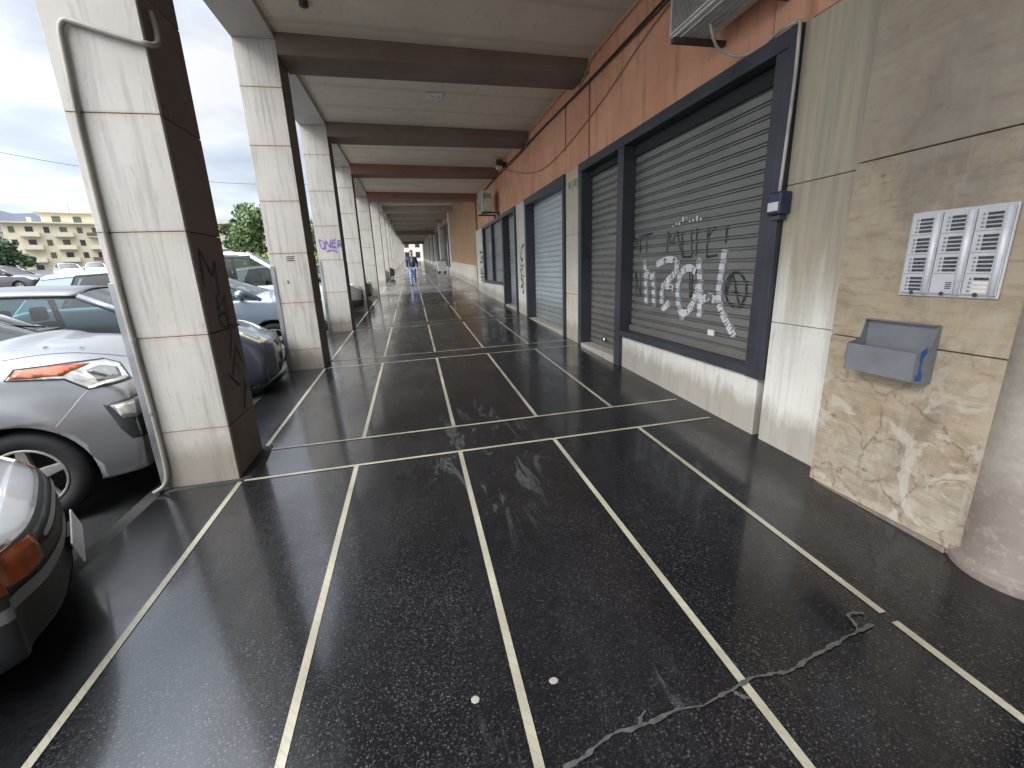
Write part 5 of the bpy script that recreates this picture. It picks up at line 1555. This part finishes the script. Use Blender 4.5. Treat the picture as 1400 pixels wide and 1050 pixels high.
MB().box(-1.12, -.99, -.66, .66, 1.19, 1.215).build('cowl', M['blackplastic'], Bc.t, local=True, bevel=.008)
for sg in (-1, 1): MB().tube([(-1.03, sg * .30 + .2, 1.235), (-1.15, sg * .25 - .15, 1.30), (-1.2, sg * .25 - .35, 1.34)], .008, 6).build('wiper', M['blackplastic'], Bc.t, True, local=True)
SC = spec(3.95, 1.66, 1.50, .84, 1.00, .94, -1.0, M['p_navy'], .29, .78, 2.5, .19, bow=.22, glass_side=M['glass_teal'], seatm=M['seat'], roofpaint=M['p_grey'])
SC['green']['xb'] = -2.5
Cc = Car('parked_car', 'dark navy hatchback with a yellowed headlight between the first two pillars', SC, (-1.86, 6.52), 12, 'cars parked nose-in along the kerb')
Cc.face([(-.10, .42, .70), (-.06, .44, .80), (-.40, .66, .92), (-.44, .70, .86), (-.18, .68, .68)], [(-.3, .62), (.3, .62), (.34, .70), (-.34, .70)], [(-.4, .3), (.4, .3), (.4, .42), (-.4, .42)], M['lens_yellow'])
Cc.doorgaps((-1.35, -2.35))
SD = spec(4.3, 1.78, 1.66, .96, 1.16, 1.04, -.95, M['p_blue'], .31, .85, 2.65, .2, rake=1.0, bow=.2)
D = Car('parked_car', 'light blue people carrier between the first two pillars', SD, (-1.80, 9.35), 12, 'cars parked nose-in along the kerb')
D.face(HL(.68, .80), [(-.4, .6), (.4, .6), (.45, .72), (-.45, .72)], [(-.5, .3), (.5, .3), (.5, .42), (-.5, .42)])
D.doorgaps((-1.45, -2.6))
SE = spec(4.6, 1.84, 1.88, 1.02, 1.24, 1.12, -.95, M['p_white'], .33, .88, 2.8, .22, rake=.8, bow=.16)
Ee = Car('parked_van', 'tall white van with roof rails behind the light blue car', dict(SE, cat='van'), (-1.85, 12.0), 12, 'cars parked nose-in along the kerb')
Ee.face(HL(.78, .92), [(-.4, .7), (.4, .7), (.45, .82), (-.45, .82)], [(-.5, .3), (.5, .3), (.5, .48), (-.5, .48)])
for sg in (-1, 1): MB().tube([(-2.0, sg * .66, 1.86), (-2.1, sg * .66, 1.90), (-3.7, sg * .66, 1.88), (-3.8, sg * .66, 1.82)], .018, 6).build('roof_rail', M['blackplastic'], Ee.t, True, local=True)
SG = spec(3.9, 1.70, 1.56, .92, 1.08, 1.0, -1.0, M['p_olive'], .31, .75, 2.45, .22, bumper=M['blackplastic'], cuts=[((0, 0, .44), (0, 0, 1))], skirt=lambda c: 2 if c.z < .44 else 0, bow=.14)
Gc = Car('parked_car', 'olive grey car nose with a black lower bumper between the third and fourth pillars', SG, (-1.55, 14.75), 8, 'cars parked nose-in along the kerb')
Gc.face(HL(.70, .84), [(-.4, .62), (.4, .62), (.45, .76), (-.45, .76)], [(-.5, .28), (.5, .28), (.5, .42), (-.5, .42)])
for sg in (-1, 1): Gc.patch('fog_lamp', M['blackplastic'], [(-.05, sg * .50, .46), (-.05, sg * .50, .58), (-.2, sg * .70, .60), (-.2, sg * .70, .48)], (-.8, -.6 * sg, 0), .006)
for (nm, x, y, p, lab) in (('parked_car', -1.45, 29.6, 'p_olive', 'grey green car nose poking out between far pillars'), ('parked_car', -1.30, 34.6, 'p_maroon', 'dark maroon car nose poking out between the farthest visible pillars'), ('parked_car', -1.6, 18.2, 'p_grey', 'dark grey car hidden between the fourth and fifth pillars')):
    S = spec(4.0, 1.7, 1.5, .86, 1.04, .97, -1.0, M[p], .30, .78, 2.5, .2)
    c = Car(nm, lab, S, (x, y), 8, 'cars parked nose-in along the kerb')
    c.face(HL(.66, .78), [(-.4, .55), (.4, .55), (.45, .68), (-.45, .68)])
# across the car park
far = [('dark grey estate car with brown-tinted windows across the car park', -33.6, 40, 'p_grey', 4.7, 1.56, -4, M['glass_dark'], 'parked_car'),
       ('silver car roof behind the dark grey estate', -34.2, 47, 'p_silver', 4.3, 1.56, -8, M['glass'], 'parked_car'),
       ('white hatchback seen from its front corner, below the apartment block', -31.7, 62, 'p_white', 4.1, 1.62, -48, M['glass'], 'parked_car'),
       ('white car facing the viewer with a black lower grille, beside the nearest pillar', -30.2, 66, 'p_white', 4.3, 1.64, -62, M['glass'], 'parked_car'),
       ('dark car at the far left edge of the car park', -36.8, 44, 'p_grey', 4.4, 1.5, 0, M['glass'], 'parked_car')]
for lab, az, d, p, L_, H_, deg, gl, nm in far:
    x, y = at(az, d)
    S = spec(L_, 1.75, H_, .90, 1.05, .98, -1.05, M[p], .31, .85, 2.6, .2, glass=gl)
    c = Car(nm, lab, S, (x, y), deg, 'cars across the car park')
    c.face(HL(.66, .80), [(-.5, .56), (.5, .56), (.5, .66), (-.5, .66)], [(-.6, .26), (.6, .26), (.6, .46), (-.6, .46)])
# cars at the bright far end of the arcade
for lab, x, y, p, deg in (('white car crossing the bright far end of the arcade', 3.4, 126, 'p_white', 180), ('dark car at the far end of the arcade beyond the white one', .2, 132, 'p_grey', 0)):
    S = spec(4.2, 1.75, 1.5, .86, 1.04, .97, -1.0, M[p], .30, .78, 2.5, .2)
    Car('parked_car', lab, S, (x, y), deg, 'cars beyond the arcade end')

# ------------------------------------------------------------------ light, sky, camera
SUN_AZ, SUN_EL = R(-112), R(38)        # azimuth from +Y towards +X
w = bpy.data.worlds.new('World'); scene.world = w; w.use_nodes = True
nt = w.node_tree; nt.nodes.clear()
def wn(t, **k):
    x = nt.nodes.new(t)
    for a, v in k.items(): setattr(x, a, v)
    return x
sky = wn('ShaderNodeTexSky', sky_type='NISHITA'); sky.sun_disc = False
sky.sun_elevation = SUN_EL; sky.sun_rotation = SUN_AZ; sky.air_density = 1.0; sky.dust_density = 2.0
tc = wn('ShaderNodeTexCoord')
sep = wn('ShaderNodeSeparateXYZ'); nt.links.new(tc.outputs['Generated'], sep.inputs[0])
# project the view direction on a cloud layer
def wm(op, a, b, clamp=False):
    x = wn('ShaderNodeMath', operation=op, use_clamp=clamp)
    for v, s_ in ((a, x.inputs[0]), (b, x.inputs[1])):
        if isinstance(v, bpy.types.NodeSocket): nt.links.new(v, s_)
        else: s_.default_value = v
    return x.outputs[0]
den = wm('ADD', wm('MAXIMUM', sep.outputs[2], 0.0), .16)
cmb = wn('ShaderNodeCombineXYZ')
nt.links.new(wm('DIVIDE', sep.outputs[0], den), cmb.inputs[0]); nt.links.new(wm('DIVIDE', sep.outputs[1], den), cmb.inputs[1])
def wnoise(sc, det, off):
    mp = wn('ShaderNodeMapping'); mp.inputs['Location'].default_value = off
    nt.links.new(cmb.outputs[0], mp.inputs['Vector'])
    x = wn('ShaderNodeTexNoise'); x.inputs['Scale'].default_value = sc; x.inputs['Detail'].default_value = det; x.inputs['Roughness'].default_value = .5
    nt.links.new(mp.outputs[0], x.inputs['Vector']); return x.outputs['Fac']
def wramp(f, stops):
    x = wn('ShaderNodeValToRGB'); cr = x.color_ramp
    while len(cr.elements) < len(stops): cr.elements.new(.5)
    for e, (p, c) in zip(cr.elements, stops): e.position = p; e.color = (*c, 1)
    nt.links.new(f, x.inputs[0]); return x.outputs[0]
def wmix(f, a, b, bl='MIX'):
    x = wn('ShaderNodeMix', data_type='RGBA', blend_type=bl)
    for v, s_ in ((f, x.inputs[0]), (a, x.inputs[6]), (b, x.inputs[7])):
        if isinstance(v, bpy.types.NodeSocket): nt.links.new(v, s_)
        elif isinstance(v, tuple): s_.default_value = (*v, 1)
        else: s_.default_value = v
    return x.outputs[2]
K = 1.66
cl = wramp(wnoise(1.15, 5, (2.1, 5.6, 0)), [(.36, (.58 * K, .645 * K, .735 * K)), (.47, (.80 * K, .86 * K, .95 * K)), (.58, (1.10 * K, 1.12 * K, 1.14 * K))])
cover = wramp(wnoise(.55, 4, (1.0, 7.0, 0)), [(.30, (.80, .80, .80)), (.55, (.97, .97, .97))])
# an overcast sky is about three times brighter overhead than at the horizon
zen = wm('ADD', 1.0, wm('MULTIPLY', wm('MAXIMUM', wm('SUBTRACT', sep.outputs[2], .38), 0.0), 5.2))
# and brighter round the veiled sun
sdot = wn('ShaderNodeVectorMath', operation='DOT_PRODUCT'); nt.links.new(tc.outputs['Generated'], sdot.inputs[0])
sdot.inputs[1].default_value = (math.sin(SUN_AZ) * math.cos(SUN_EL), math.cos(SUN_AZ) * math.cos(SUN_EL), math.sin(SUN_EL))
sg_ = wm('MAXIMUM', sdot.outputs['Value'], 0.0)
zen = wm('MULTIPLY', zen, wm('ADD', 1.0, wm('MULTIPLY', wm('MULTIPLY', sg_, sg_), 3.4)))
zc_ = wn('ShaderNodeCombineXYZ')
for i in range(3): nt.links.new(zen, zc_.inputs[i])
cl = wmix(1.0, cl, zc_.outputs[0], 'MULTIPLY')
skyc = wmix(cover, sky.outputs[0], cl)
bg = wn('ShaderNodeBackground'); bg.inputs['Strength'].default_value = .14
nt.links.new(skyc, bg.inputs[0])
wo = wn('ShaderNodeOutputWorld'); nt.links.new(bg.outputs[0], wo.inputs[0])

sd = bpy.data.lights.new('sun', 'SUN'); sd.energy = .9; sd.angle = R(24); sd.color = (1, .96, .90)
so = bpy.data.objects.new('sun', sd); col.objects.link(so)
v = Vector((math.sin(SUN_AZ) * math.cos(SUN_EL), math.cos(SUN_AZ) * math.cos(SUN_EL), math.sin(SUN_EL)))
so.rotation_euler = v.to_track_quat('Z', 'Y').to_euler()

cam = bpy.data.cameras.new('camera'); co = bpy.data.objects.new('camera', cam); col.objects.link(co)
cam.sensor_width = 36.0; cam.lens = 36.0 * 595.944 / 1400
cam.clip_start = .02; cam.clip_end = 3000
r_ = Vector((0.97559318, -0.21632021, -0.03772939)); u_ = Vector((0.09139225, 0.24377437, 0.96551619)); f_ = Vector((0.1996632, 0.94539919, -0.25759461))
m3 = Matrix((r_, u_, -f_)).transposed()
co.matrix_world = Matrix.Translation((0, 0, 1.6)) @ m3.to_4x4()
scene.camera = co

scene.render.engine = 'CYCLES'
scene.cycles.use_denoising = True
scene.cycles.max_bounces = 10; scene.cycles.transparent_max_bounces = 16
scene.cycles.sample_clamp_indirect = 8
scene.view_settings.view_transform = 'Standard'; scene.view_settings.look = 'None'
scene.view_settings.exposure = 1.8; scene.view_settings.gamma = 1
